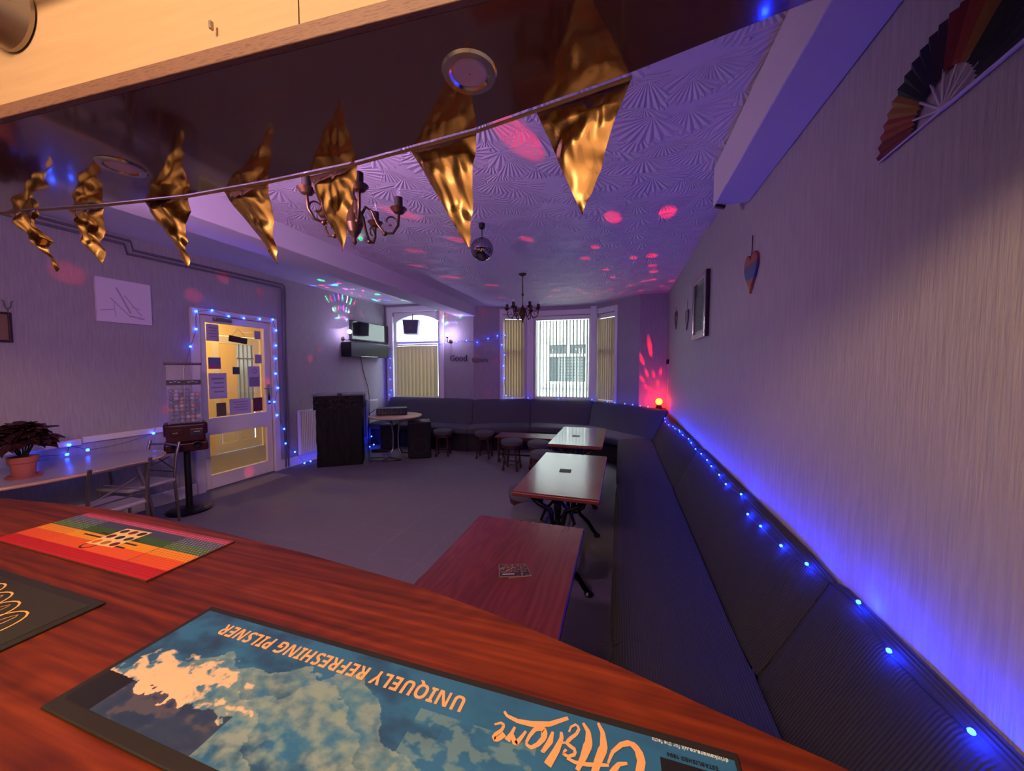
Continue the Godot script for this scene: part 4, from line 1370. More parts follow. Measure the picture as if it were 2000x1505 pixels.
# ---------------------------------------------------------------- cafe table, plant and capsule machine by the door
func build_left_corner() -> void:
	var t := thing("cafe_table", "oval grey cafe table with a pale rim below the dado rail", "table", Vector3(-4.62, 0, -1.72))
	var top := MB.new()
	var ov := PackedVector2Array()
	for k in 48:
		var a := TAU * k / 48
		ov.append(Vector2(0.44 * signf(cos(a)) * pow(absf(cos(a)), 0.8), 0.68 * signf(sin(a)) * pow(absf(sin(a)), 0.8)))
	top.prism(Geometry2D.offset_polygon(ov, -0.008)[0], 0.715, 0.742)
	part(t, "top", top, M.laminate)
	var rim := []
	for p in ov:
		rim.append(Vector3(p.x, 0.728, p.y))
	rim.append(rim[0])
	part(t, "rim", MB.new().tube(rim, 0.014, 8), M.light_wood, Transform3D(), "pale wooden rim")
	for sx in [-1.0, 1.0]:
		for sz in [-1.0, 1.0]:
			part(t, "leg", MB.new().tube([Vector3(sx * 0.22, 0.715, sz * 0.4), Vector3(sx * 0.27, 0.35, sz * 0.46), Vector3(sx * 0.3, 0.0, sz * 0.5)], 0.016, 8), M.steel)
	# two metal chairs
	make_cafe_chair("grey metal cafe chair with its back to the bar", Vector3(-4.08, 0, -1.74), -PI / 2 + 0.1)
	make_cafe_chair("grey metal cafe chair beside the capsule machine", Vector3(-4.55, 0, -2.2), 0.12)
	# plant
	var pl := thing("potted_plant", "bushy plant with dark red leaves in a terracotta pot on the cafe table", "plant", Vector3(-4.47, 0.742, -1.49))
	part(pl, "pot", MB.new().lathe([Vector2(0.001, 0.0), Vector2(0.055, 0.0), Vector2(0.066, 0.115), Vector2(0.076, 0.12), Vector2(0.079, 0.165), Vector2(0.07, 0.165), Vector2(0.068, 0.14), Vector2(0.001, 0.14)], 24), mat(Color(0.66, 0.36, 0.33), 0.7))
	part(pl, "saucer", MB.new().lathe([Vector2(0.001, 0.0), Vector2(0.085, 0.0), Vector2(0.095, 0.02), Vector2(0.085, 0.02), Vector2(0.08, 0.006)], 24), mat(Color(0.66, 0.36, 0.33), 0.7))
	var stem := MB.new()
	for k in 9:
		var a := TAU * k / 9
		stem.tube([Vector3(0.01 * cos(a), 0, 0.01 * sin(a)), Vector3(0.05 * cos(a), 0.1, 0.05 * sin(a)), Vector3(0.11 * cos(a), 0.16 + 0.03 * (k % 3), 0.11 * sin(a))], 0.005, 5)
	part(pl, "stem", stem, mat(Color(0.16, 0.18, 0.08), 0.7), Transform3D(Basis(), Vector3(0, 0.143, 0)))
	var lf := MB.new()
	var f := func(u: float, w: float) -> Vector3:
		var wd := 0.034 * sin(PI * pow(u, 0.75)) + 0.0005
		return Vector3((w - 0.5) * 2 * wd, 0.012 * absf(w - 0.5) * 2 - 0.03 * u * u, u * 0.075)
	lf.surf(f, 7, 4)
	var leaf := lf.mesh()
	var red := mat(Color(0.20, 0.045, 0.06), 0.6)
	var r := RandomNumberGenerator.new()
	r.seed = 12
	for k in 190:
		var th := r.randf() * TAU
		var el := r.randf_range(-0.25, 1.45)
		var rad := r.randf_range(0.07, 0.135)
		var d := Vector3(cos(th) * cos(el), sin(el) * 1.05, sin(th) * cos(el))
		var o := d * rad + Vector3(0, 0.265, 0)
		var b := Basis(Vector3.UP, -th + PI / 2 + r.randf_range(-0.6, 0.6)) * Basis(Vector3.RIGHT, r.randf_range(-0.5, 0.6) - el * 0.45) * Basis(Vector3.BACK, r.randf_range(-0.5, 0.5))
		part(pl, "leaf", leaf, red, Transform3D(b.scaled(Vector3.ONE * r.randf_range(0.8, 1.25)), o))
	# capsule vending machine
	var v := thing("capsule_machine", "dark red toy capsule vending machine on a black stand", "vending machine", Vector3(-4.61, 0, -2.66), 1.05)
	part(v, "base", MB.new().lathe([Vector2(0.001, 0.0), Vector2(0.2, 0.0), Vector2(0.2, 0.02), Vector2(0.17, 0.035), Vector2(0.04, 0.05), Vector2(0.001, 0.05)], 32), M.iron)
	part(v, "pole", MB.new().lathe([Vector2(0.03, 0.045), Vector2(0.03, 0.70)], 20), M.black)
	var maroon := mat(Color(0.20, 0.03, 0.05), 0.3)
	var hs := MB.new()
	for q in [[0.36, 0.30, 0.69, 0.10], [0.32, 0.27, 0.79, 0.20]]:
		hs.rbox(Vector3(0, q[2] + q[3] / 2, 0), Vector3(q[0], q[3], q[1]), 0.02)
	for sx in [-1.0, 1.0]:
		hs.rbox(Vector3(sx * 0.15, 0.93, 0.0), Vector3(0.06, 0.14, 0.25), 0.025)
	part(v, "housing", hs, maroon)
	for sx in [-0.085, 0.085]:
		var plate := part(v, "coin_plate", MB.new().rbox(Vector3(sx, 0.90, 0.139), Vector3(0.1, 0.07, 0.012), 0.004), M.chrome if sx > 0 else maroon)
		part(plate, "knob", MB.new().rbox(Vector3(sx, 0.90, 0.155), Vector3(0.045, 0.014, 0.025), 0.004), M.chrome)
		part(v, "chute", MB.new().lathe([Vector2(0.035, 0.0), Vector2(0.04, 0.025), Vector2(0.03, 0.03), Vector2(0.001, 0.005)], 16, Vector3(sx, 0.76, 0.142), Basis(Vector3.RIGHT, PI / 2)), M.black)
	part(v, "bin", MB.new().box(Vector3(0, 1.315, 0), Vector3(0.27, 0.63, 0.23)), M.clear)
	part(v, "divider", MB.new().box(Vector3(0, 1.30, 0), Vector3(0.006, 0.59, 0.22)), M.chrome)
	part(v, "label_band", MB.new().box(Vector3(0, 1.44, 0.0), Vector3(0.276, 0.05, 0.236)), mat(Color(0.14, 0.13, 0.16), 0.5))
	var band := MB.new()
	for sx in [-0.07, 0.07]:
		for k in 3:
			band.box(Vector3(sx + (k - 1) * 0.03, 1.445 + 0.006 * (k % 2), 0.1192), Vector3(0.022, 0.008, 0.0015))
	part(v, "label_print", band, M.paper)
	var cm := MultiMesh.new()
	cm.transform_format = MultiMesh.TRANSFORM_3D
	cm.use_colors = true
	cm.mesh = MB.new().sphere(Vector3.ZERO, 0.021, 10, 6).mesh()
	cm.instance_count = 260
	var cap := mat(Color.WHITE, 0.15)
	cap.vertex_color_use_as_albedo = true
	var i := 0
	for y in 10:
		for x in 6:
			for z in 5:
				if i >= 260 or (y == 9 and (x + z) % 2):
					continue
				cm.set_instance_transform(i, Transform3D(Basis(), Vector3(-0.108 + 0.043 * x + r.randf_range(-0.004, 0.004), 1.025 + 0.0405 * y, -0.087 + 0.0435 * z)))
				var cc: Color = [Color(0.25, 0.28, 0.32), Color(0.12, 0.12, 0.15), Color(0.45, 0.42, 0.45), Color(0.15, 0.18, 0.28), Color(0.5, 0.2, 0.08)][r.randi() % 5]
				cm.set_instance_color(i, cc)
				i += 1
	cm.visible_instance_count = i
	var mi := MultiMeshInstance3D.new()
	mi.name = "capsules"
	mi.multimesh = cm
	mi.material_override = cap
	mi.set_meta("kind", "stuff")
	v.add_child(mi)
	part(v, "lid", MB.new().rbox(Vector3(0, 1.642, 0), Vector3(0.3, 0.024, 0.26), 0.008), maroon)
	# pictures on the door wall
	var im := Image.create(256, 200, false, Image.FORMAT_RGB8)
	im.fill(Color(0.86, 0.82, 0.88))
	for y in 200:
		for x in 256:
			# a high-heeled shoe drawn in brush strokes
			var ink := 0.0
			var a := Vector2(x, y)
			for q in [[Vector2(90, 40), Vector2(150, 150), 7.0], [Vector2(60, 90), Vector2(150, 170), 4.0], [Vector2(150, 165), Vector2(215, 175), 6.0], [Vector2(125, 70), Vector2(205, 160), 4.0], [Vector2(12, 150), Vector2(75, 140), 3.0], [Vector2(74, 110), Vector2(80, 175), 2.5], [Vector2(160, 120), Vector2(195, 128), 3.0]]:
				var c := Geometry2D.get_closest_point_to_segment(a, q[0], q[1])
				ink = maxf(ink, clampf(1.0 - a.distance_to(c) / q[2], 0, 1))
			if ink > 0:
				im.set_pixel(x, y, Color(0.86, 0.82, 0.88).lerp(Color(0.55, 0.48, 0.60), ink * 0.8))
	var cv := thing("canvas_print", "frameless canvas with a high-heeled shoe sketch on the door wall", "picture", Vector3(LEFT + 0.002, 2.30, -2.43))
	part(cv, "canvas", MB.new().rbox(Vector3(0.015, 0, 0), Vector3(0.03, 0.45, 0.44), 0.004), mat(Color(0.86, 0.82, 0.88), 0.8))
	var pr := MB.new()
	pr.quad(Vector3(0.0305, -0.22, 0.215), Vector3(0.0305, -0.22, -0.215), Vector3(0.0305, 0.22, -0.215), Vector3(0.0305, 0.22, 0.215))
	part(cv, "print", pr, image_mat(im, 0.8))
	var fp := thing("framed_picture", "small dark framed picture hanging from an ornate hook", "picture", Vector3(LEFT + 0.002, 1.95, -1.56))
	var fm := MB.new()
	for sz in [-1.0, 1.0]:
		fm.rbox(Vector3(0.012, 0, sz * 0.115), Vector3(0.024, 0.26, 0.02), 0.004)
		fm.rbox(Vector3(0.012, sz * 0.12, 0), Vector3(0.024, 0.02, 0.21), 0.004)
	part(fp, "frame", fm, M.wood)
	part(fp, "print", MB.new().box(Vector3(0.008, 0, 0), Vector3(0.006, 0.22, 0.21)), mat(Color(0.50, 0.40, 0.30), 0.6))
	var hk := MB.new()
	for k in [-1.0, 1.0]:
		hk.tube([Vector3(0.01, 0.155, -0.11), Vector3(0.012, 0.18, -0.11 + k * 0.015), Vector3(0.012, 0.22, -0.11 + k * 0.02), Vector3(0.015, 0.23, -0.11 + k * 0.03)], 0.005, 6)
	hk.tube([Vector3(0.008, 0.12, -0.11), Vector3(0.01, 0.17, -0.11)], 0.004, 6)
	part(fp, "hook", hk, M.pipe)


func make_cafe_chair(label: String, at: Vector3, turn: float) -> void:
	# local +z is the front of the seat
	var t := thing("cafe_chair", label, "chair", at, turn, "metal cafe chairs")
	part(t, "seat", MB.new().rbox(Vector3(0, 0.45, 0), Vector3(0.4, 0.035, 0.4), 0.015), M.laminate)
	for sx in [-1.0, 1.0]:
		part(t, "back_post", MB.new().tube([Vector3(sx * 0.185, 0.0, -0.22), Vector3(sx * 0.185, 0.45, -0.19), Vector3(sx * 0.19, 0.70, -0.215), Vector3(sx * 0.19, 0.83, -0.25)], 0.013, 10), M.steel)
		part(t, "leg", MB.new().tube([Vector3(sx * 0.18, 0.43, 0.18), Vector3(sx * 0.19, 0.0, 0.2)], 0.013, 10), M.steel)
		part(t, "back_brace", MB.new().tube([Vector3(sx * 0.185, 0.55, -0.2), Vector3(-sx * 0.02, 0.64, -0.215), Vector3(-sx * 0.1, 0.68, -0.22)], 0.006, 6), M.steel)
	part(t, "top_rail", MB.new().tube([Vector3(-0.19, 0.79, -0.24), Vector3(0, 0.80, -0.262), Vector3(0.19, 0.79, -0.24)], 0.011, 8), M.steel)
	part(t, "seat_rail", MB.new().tube([Vector3(-0.185, 0.53, -0.197), Vector3(0.185, 0.53, -0.197)], 0.007, 8), M.steel)


# ---------------------------------------------------------------- DJ booth, mixer table, speakers
func build_music_corner() -> void:
	var t := thing("dj_booth", "tall DJ stand draped to the floor in black cloth", "DJ booth", Vector3(-4.48, 0, -4.80), 0.623)
	var nz := FastNoiseLite.new()
	nz.seed = 41
	nz.frequency = 1.4
	var wrap := func(u: float, w: float, hx: float, hz: float, y0: float, y1: float, amp: float) -> Vector3:
		# once round a rounded rectangle, u along, w up
		var per := 2.0 * (hx + hz) * 2.0
		var s := u * per
		var p := Vector2.ZERO
		if s < 2 * hx:
			p = Vector2(-hx + s, hz)
		elif s < 2 * hx + 2 * hz:
			p = Vector2(hx, hz - (s - 2 * hx))
		elif s < 4 * hx + 2 * hz:
			p = Vector2(hx - (s - 2 * hx - 2 * hz), -hz)
		else:
			p = Vector2(-hx, -hz + (s - 4 * hx - 2 * hz))
		var a := u * TAU
		var k := 1.0 + (nz.get_noise_3d(cos(a) * 3.0, sin(a) * 3.0, w * 2.2) * 0.10 + 0.03 * sin(u * 70.0 + w * 2.0) * 0.4) * amp
		return Vector3(p.x * k, lerpf(y0, y1, w), p.y * k)
	part(t, "drape", MB.new().surf(func(u, w): return wrap.call(u, w, 0.335, 0.23, 0.004, 0.97, 0.35), 160, 24), M.black_cloth)
	part(t, "top_flap", MB.new().surf(func(u, w): return wrap.call(u, w, 0.365, 0.26, 0.93, 1.15, 0.25), 120, 8), M.black_cloth)
	part(t, "top_board", MB.new().rbox(Vector3(0, 1.163, 0), Vector3(0.76, 0.026, 0.55), 0.006), M.grey)
	part(t, "clip", MB.new().rbox(Vector3(0.02, 1.165, 0.278), Vector3(0.07, 0.05, 0.012), 0.004), M.black)
	var m := thing("mixer_table", "round pale-topped table carrying the sound mixer", "table", Vector3(-3.80, 0, -5.34), 0.4)
	part(m, "top", MB.new().lathe([Vector2(0.001, 0.735), Vector2(0.44, 0.735), Vector2(0.455, 0.748), Vector2(0.45, 0.762), Vector2(0.001, 0.765)], 40), M.light_wood)
	for k in 4:
		var a := k * PI / 2 + 0.615
		var o := Vector3(cos(a), 0, sin(a))
		part(m, "leg", MB.new().tube([o * 0.22 + Vector3(0, 0.73, 0), o * 0.09 + Vector3(0, 0.62, 0), o * 0.055 + Vector3(0, 0.4, 0), o * 0.065 + Vector3(0, 0.18, 0), o * 0.14 + Vector3(0, 0.06, 0), o * 0.34 + Vector3(0, 0.018, 0)], 0.014, 8), M.chrome)
	var x := thing("sound_mixer", "black rack sound mixer with small knobs on the round table", "mixer", Vector3(-3.93, 0.766, -5.42), 0.62)
	part(x, "case", MB.new().rbox(Vector3(0, 0.06, 0), Vector3(0.52, 0.115, 0.26), 0.008), M.black)
	part(x, "front_panel", MB.new().rbox(Vector3(0, 0.06, 0.132), Vector3(0.5, 0.1, 0.006), 0.002), mat(Color(0.06, 0.055, 0.07), 0.4))
	var kn := MB.new().lathe([Vector2(0.009, 0.0), Vector2(0.008, 0.016), Vector2(0.001, 0.016)], 10, Vector3.ZERO, Basis(Vector3.RIGHT, PI / 2)).mesh()
	for row in 2:
		for k in 9:
			part(x, "knob", kn, M.grey if (k + row) % 3 else M.black, Transform3D(Basis(), Vector3(-0.21 + 0.052 * k, 0.04 + 0.042 * row, 0.135)))
	make_speaker("tall black floor loudspeaker between the round table and a stool", Vector3(-3.46, 0, -5.56), 0.56, Vector3(0.40, 0.655, 0.36))
	make_speaker("small black loudspeaker in the corner behind the round table", Vector3(-4.35, 0, -5.9), 0.3, Vector3(0.28, 0.5, 0.26))
	# radiators
	for q in [[-4.69, 0.42, 0.155, 0.895, "white panel radiator partly behind the draped DJ stand"], [-6.29, 0.34, 0.1, 0.93, "white panel radiator in the corner below the television"]]:
		var rd := thing("radiator", q[4], "radiator", Vector3(LEFT + 0.05, q[2], q[0]))
		var h: float = q[3] - q[2]
		part(rd, "panel", MB.new().rbox(Vector3(0.0, h / 2, 0), Vector3(0.05, h, q[1]), 0.01), M.white)
		var fin := MB.new().rbox(Vector3(0, h / 2, 0), Vector3(0.012, h - 0.06, 0.014), 0.005).mesh()
		var n := int(q[1] / 0.033)
		for k in n:
			part(rd, "flute", fin, M.white, Transform3D(Basis(), Vector3(0.028, 0, -q[1] / 2 + q[1] * (k + 0.5) / n)))
	# television and the box below it
	var tv := thing("television", "flat black television reflecting the window", "television", Vector3(LEFT + 0.07, 2.335, -6.24), 0.0)
	part(tv, "bezel", MB.new().rbox(Vector3(0, 0, 0), Vector3(0.05, 0.39, 1.14), 0.008), M.black)
	part(tv, "screen", MB.new().box(Vector3(0.0255, 0.006, 0), Vector3(0.002, 0.345, 1.09)), mat(Color(0.05, 0.05, 0.06), 0.05, 0.0, 0.9))
	part(tv, "bracket", MB.new().rbox(Vector3(-0.046, 0, 0), Vector3(0.04, 0.2, 0.2), 0.005), M.iron)
	var bx := thing("wall_cabinet", "plain black box speaker fixed below the television", "speaker", Vector3(LEFT + 0.127, 1.95, -6.05), 0.0)
	part(bx, "cabinet", MB.new().rbox(Vector3.ZERO, Vector3(0.24, 0.28, 1.12), 0.01), mat(Color(0.05, 0.05, 0.065), 0.35))
	part(bx, "strip", MB.new().rbox(Vector3(0.12, -0.13, 0.05), Vector3(0.006, 0.012, 0.5), 0.002), M.chrome)
	var cb := MB.new()
	cb.tube([Vector3(LEFT + 0.02, 1.815, -6.0), Vector3(LEFT + 0.02, 1.5, -6.08), Vector3(LEFT + 0.02, 1.2, -6.2), Vector3(LEFT + 0.09, 1.0, -6.15), Vector3(LEFT + 0.12, 0.6, -6.1), Vector3(-4.85, 0.1, -5.9), Vector3(-4.7, 0.012, -5.7), Vector3(-4.52, 0.02, -5.6)], 0.007, 6)
	solo("power_cable", cb, M.black, "thin black cable hanging from the wall speaker to the floor", "cable")
	var cb2 := MB.new()
	cb2.tube([Vector3(-4.2, 0.85, -5.32), Vector3(-4.3, 0.78, -5.28), Vector3(-4.36, 0.5, -5.3), Vector3(-4.3, 0.05, -5.25), Vector3(-4.1, 0.012, -5.0), Vector3(-3.8, 0.012, -5.05), Vector3(-3.6, 0.012, -5.2), Vector3(-3.9, 0.012, -5.3), Vector3(-4.2, 0.012, -5.15), Vector3(-4.0, 0.012, -4.9)], 0.007, 6)
	solo("signal_cable", cb2, M.black, "black cables looping on the carpet under the round table", "cable")
	var sk := thing("extension_socket", "dark extension lead lying on the carpet behind the round table", "socket", Vector3(-4.35, 0.0, -5.62), 0.4)
	part(sk, "body", MB.new().rbox(Vector3(0, 0.03, 0), Vector3(0.3, 0.06, 0.09), 0.012), M.black)


func make_speaker(label: String, at: Vector3, turn: float, s: Vector3) -> void:
	var t := thing("loudspeaker", label, "loudspeaker", at, turn, "floor loudspeakers")
	part(t, "cabinet", MB.new().rbox(Vector3(0, s.y / 2, 0), s, 0.025), M.black)
	part(t, "grille", MB.new().rbox(Vector3(0, s.y / 2, s.z / 2 + 0.004), Vector3(s.x - 0.03, s.y - 0.04, 0.008), 0.004), mat(Color(0.012, 0.012, 0.014), 0.8))
	part(t, "woofer_ring", MB.new().lathe([Vector2(s.x * 0.30, 0.0), Vector2(s.x * 0.36, 0.0), Vector2(s.x * 0.365, 0.002), Vector2(s.x * 0.3, 0.0015)], 32, Vector3(0, s.y * 0.34, s.z / 2 + 0.009), Basis(Vector3.RIGHT, PI / 2)), M.black)
	part(t, "top_handle", MB.new().rbox(Vector3(0, s.y + 0.004, 0), Vector3(s.x * 0.5, 0.008, s.z * 0.5), 0.003), M.grey)


# ---------------------------------------------------------------- ceiling fittings
func make_chandelier(label: String, at: Vector3, arms: int, turn: float) -> void:
	var t := thing("chandelier", label, "chandelier", at, turn, "brass candle chandeliers")
	part(t, "ceiling_rose", MB.new().lathe([Vector2(0.02, -0.03), Vector2(0.05, -0.015), Vector2(0.055, 0.0)], 20), M.brass)
	part(t, "stem", MB.new().lathe([Vector2(0.006, -0.43), Vector2(0.006, -0.31), Vector2(0.016, -0.29), Vector2(0.02, -0.275), Vector2(0.008, -0.26), Vector2(0.006, -0.02)], 12), M.brass)
	part(t, "body", MB.new().lathe([Vector2(0.001, -0.665), Vector2(0.012, -0.65), Vector2(0.008, -0.63), Vector2(0.028, -0.60), Vector2(0.042, -0.56), Vector2(0.036, -0.50), Vector2(0.018, -0.45), Vector2(0.008, -0.42)], 18), M.brass)
	for k in arms:
		var b := Basis(Vector3.UP, TAU * k / arms)
		var arm := MB.new()
		var pts := []
		for q in [[0.03, -0.52], [0.055, -0.47], [0.085, -0.49], [0.11, -0.55], [0.145, -0.595], [0.185, -0.59], [0.21, -0.55], [0.215, -0.49]]:
			pts.append(b * Vector3(q[0], q[1], 0))
		arm.tube(pts, 0.007, 7)
		var scroll := []
		for i in 10:
			var a := i * 0.55
			scroll.append(b * Vector3(0.175 + 0.03 * cos(a) * (1 - i * 0.05), -0.535 + 0.03 * sin(a) * (1 - i * 0.05), 0.0))
		arm.tube(scroll, 0.004, 6)
		arm.sphere(b * Vector3(0.145, -0.595, 0), 0.013, 8, 6)
		part(t, "arm", arm, M.brass)
		var c := b * Vector3(0.215, 0, 0)
		part(t, "drip_pan", MB.new().lathe([Vector2(0.008, -0.495), Vector2(0.024, -0.488), Vector2(0.042, -0.465), Vector2(0.037, -0.465), Vector2(0.012, -0.48)], 16, c), M.brass)
		part(t, "candle", MB.new().lathe([Vector2(0.02, -0.48), Vector2(0.02, -0.41), Vector2(0.001, -0.41)], 14, c), mat(Color(0.16, 0.12, 0.09), 0.6))
		part(t, "bulb", MB.new().lathe([Vector2(0.007, -0.42), Vector2(0.011, -0.40), Vector2(0.01, -0.385), Vector2(0.001, -0.36)], 10, c), M.clear)


func build_ceiling_fittings() -> void:
	make_chandelier("unlit brass candle chandelier hanging close behind the bunting", Vector3(-1.29, CEIL, -1.50), 5, 0.5)
	make_chandelier("unlit brass candle chandelier hanging in front of the bay window", Vector3(-1.30, CEIL, -4.72), 6, 0.2)
	# mirror ball
	var t := thing("mirror_ball", "mirror ball hanging from the embossed ceiling", "mirror ball", Vector3(-1.2, CEIL, -2.99))
	part(t, "mount", MB.new().lathe([Vector2(0.012, -0.05), Vector2(0.025, -0.04), Vector2(0.028, 0.0)], 16), M.black)
	part(t, "rod", MB.new().lathe([Vector2(0.004, -0.13), Vector2(0.004, -0.04)], 8), M.black)
	part(t, "core", MB.new().sphere(Vector3(0, -0.225, 0), 0.098, 24, 14), M.black)
	var tile := MB.new().box(Vector3.ZERO, Vector3(0.0095, 0.0095, 0.002)).mesh()
	var xs: Array[Transform3D] = []
	for i in 26:
		var th := PI * (i + 0.5) / 26
		var n := maxi(3, int(TAU * sin(th) * 0.1 / 0.0115))
		for k in n:
			var a := TAU * k / n
			var d := Vector3(sin(th) * cos(a), cos(th), sin(th) * sin(a))
			xs.append(Transform3D(Basis(), Vector3(0, -0.225, 0) + d * 0.1).looking_at(Vector3(0, -0.225, 0) + d * 0.2, Vector3.UP if absf(d.y) < 0.98 else Vector3.RIGHT))
	var mm := MultiMesh.new()
	mm.transform_format = MultiMesh.TRANSFORM_3D
	mm.mesh = tile
	mm.instance_count = xs.size()
	for i in xs.size():
		mm.set_instance_transform(i, xs[i])
	var mi := MultiMeshInstance3D.new()
	mi.name = "mirror_tiles"
	mi.multimesh = mm
	mi.material_override = mat(Color(0.75, 0.72, 0.78), 0.06, 1.0)
	mi.set_meta("kind", "stuff")
	t.add_child(mi)
	# smoke detector
	var s := thing("smoke_detector", "white smoke detector with a glowing green light", "smoke detector", Vector3(-2.45, CEIL, -2.92))
	part(s, "case", MB.new().lathe([Vector2(0.001, -0.04), Vector2(0.035, -0.038), Vector2(0.05, -0.015), Vector2(0.052, 0.0)], 24), M.white)
	part(s, "light_window", MB.new().sphere(Vector3(0.03, -0.038, 0.025), 0.014, 10, 8), glow(Color(0.0, 1.0, 0.25), 5.0))
	omni(s, Vector3(0.03, -0.038, 0.025), Color(0.0, 1.0, 0.25), 0.004, 0.012)


# ---------------------------------------------------------------- things on the walls
func heart(n: int, w: float, h: float) -> PackedVector2Array:
	var p := PackedVector2Array()
	for k in n:
		var a := TAU * k / n
		p.append(Vector2(16 * pow(sin(a), 3) / 32.0 * w, (13 * cos(a) - 5 * cos(2 * a) - 2 * cos(3 * a) - cos(4 * a)) / 29.0 * h))
	return p


func build_wall_things() -> void:
	# folded rainbow fan, pivot low on the wall
	var t := thing("folding_fan", "open rainbow folding fan pinned to the ribbed wallpaper", "fan", Vector3(RIGHT - 0.004, 2.235, -1.175))
	var hues := [Color(0.42, 0.06, 0.08), Color(0.55, 0.20, 0.12), Color(0.52, 0.36, 0.10), Color(0.06, 0.11, 0.07), Color(0.05, 0.07, 0.16), Color(0.13, 0.05, 0.14), Color(0.40, 0.06, 0.09), Color(0.50, 0.18, 0.09), Color(0.50, 0.34, 0.10), Color(0.04, 0.08, 0.06), Color(0.04, 0.05, 0.13), Color(0.11, 0.04, 0.12)]
	var ms := []
	for c in hues:
		ms.append(mat(c, 0.7))
	var n := 48
	for k in n:
		var pt := MB.new()
		var row := []
		for e in 2:
			var a := PI * (k + e) / n
			var off := -0.002 - 0.008 * ((k + e) % 2)
			var d := Vector3(0, sin(a) * 0.92, -cos(a) * -1.0)
			d = Vector3(0, sin(a) * 0.95 + cos(a) * -0.03, -cos(a))
			row.append([Vector3(off, 0, 0) + d * 0.09, Vector3(off, 0, 0) + d * 0.225])
		pt.quad(row[0][0], row[0][1], row[1][1], row[1][0])
		part(t, "pleat", pt, ms[int(k * 12.0 / n)])
	for k in 9:
		var a := PI * k / 8
		var d := Vector3(0, sin(a) * 0.95 - cos(a) * 0.03, -cos(a))
		part(t, "stick", MB.new().tube([Vector3(-0.004, 0, 0), Vector3(-0.004, 0, 0) + d * (0.225 if k == 8 or k == 0 else 0.1)], 0.005 if k == 8 else 0.003, 6), M.paper)
	# rainbow heart
	var h := thing("rainbow_heart", "wooden heart painted in rainbow stripes hanging by a string", "heart", Vector3(RIGHT - 0.004, 2.19, -2.5))
	var hp := heart(40, 0.22, 0.24)
	var xf := Transform3D(Basis(Vector3(0, 0, -1), Vector3(-1, 0, 0), Vector3(0, 1, 0)), Vector3.ZERO)
	var bands := [Color(0.48, 0.10, 0.14), Color(0.55, 0.14, 0.16), Color(0.26, 0.14, 0.36), Color(0.12, 0.20, 0.48), Color(0.55, 0.25, 0.10), Color(0.62, 0.34, 0.10)]
	for k in bands.size():
		var y1 := 0.125 - 0.045 * k
		var clip := PackedVector2Array([Vector2(-0.2, y1), Vector2(0.2, y1), Vector2(0.2, y1 - 0.045), Vector2(-0.2, y1 - 0.045)])
		for q in Geometry2D.intersect_polygons(hp, clip):
			part(h, "stripe", MB.new().prism(q, 0.0, 0.012, xf), mat(bands[k], 0.55))
	part(h, "string", MB.new().tube([Vector3(-0.006, 0.08, 0), Vector3(-0.004, 0.14, 0.0), Vector3(-0.004, 0.205, 0)], 0.003, 6), M.black)
	# mirror-framed picture
	var f := thing("silver_framed_picture", "grey picture in a mirrored silver frame with dark sides", "picture", Vector3(RIGHT - 0.003, 2.187, -3.88))
	var fr := MB.new()
	for s in [-1.0, 1.0]:
		fr.rbox(Vector3(-0.02, 0, s * 0.262), Vector3(0.04, 0.60, 0.05), 0.006)
		fr.rbox(Vector3(-0.02, s * 0.275, 0), Vector3(0.04, 0.05, 0.47), 0.006)
	part(f, "frame", fr, M.chrome)
	part(f, "side", MB.new().rbox(Vector3(-0.016, 0, 0.292), Vector3(0.03, 0.60, 0.012), 0.003), M.black)
	part(f, "mount", MB.new().box(Vector3(-0.01, 0, 0), Vector3(0.008, 0.50, 0.47)), M.black)
	var pm := mat(Color(0.42, 0.40, 0.44), 0.7)
	tri(pm, Vector3(4, 4, 4))
	pm.albedo_texture = noise_tex(91, 0.03, 4, [Color(0.4, 0.4, 0.4), Color(1, 1, 1)], 256)
	part(f, "print", MB.new().box(Vector3(-0.015, 0, 0), Vector3(0.004, 0.44, 0.40)), pm)
	# two small hangings
	var w1 := thing("wire_heart", "open wire heart hanging between the silver frame and the corner", "heart", Vector3(RIGHT - 0.008, 2.30, -5.55))
	var ring := []
	for p in heart(30, 0.2, 0.24):
		ring.append(Vector3(-0.004, p.y, -p.x))
	ring.append(ring[0])
	part(w1, "wire", MB.new().tube(ring, 0.008, 6), mat(Color(0.42, 0.20, 0.24), 0.6))
	part(w1, "string", MB.new().tube([Vector3(-0.004, 0.05, 0), Vector3(-0.004, 0.16, 0)], 0.003, 5), M.pipe)
	var w2 := thing("wooden_heart", "plain wooden heart on a long string beside the silver frame", "heart", Vector3(RIGHT - 0.004, 2.19, -4.68))
	part(w2, "body", MB.new().prism(heart(36, 0.2, 0.24), 0.0, 0.012, xf), mat(Color(0.40, 0.24, 0.28), 0.6))
	part(w2, "string", MB.new().tube([Vector3(-0.005, 0.08, 0), Vector3(-0.004, 0.22, 0)], 0.003, 5), M.pipe)
	# small clip at the end of the boxed beam, sensor in the corner
	var cl := thing("cable_clip", "small black clip at the end of the short boxed beam", "clip", Vector3(0.57, 2.64, -2.60))
	part(cl, "body", MB.new().rbox(Vector3(0.02, -0.012, 0), Vector3(0.06, 0.02, 0.03), 0.004, Basis(Vector3.BACK, -0.3)), M.black)
	var sn := thing("motion_sensor", "small black sensor with a white wire in the red lamp corner", "sensor", Vector3(RIGHT - 0.003, 1.70, -6.30))
	part(sn, "body", MB.new().rbox(Vector3(-0.02, 0, 0), Vector3(0.04, 0.07, 0.05), 0.008, Basis(Vector3.RIGHT, 0.4)), M.black)
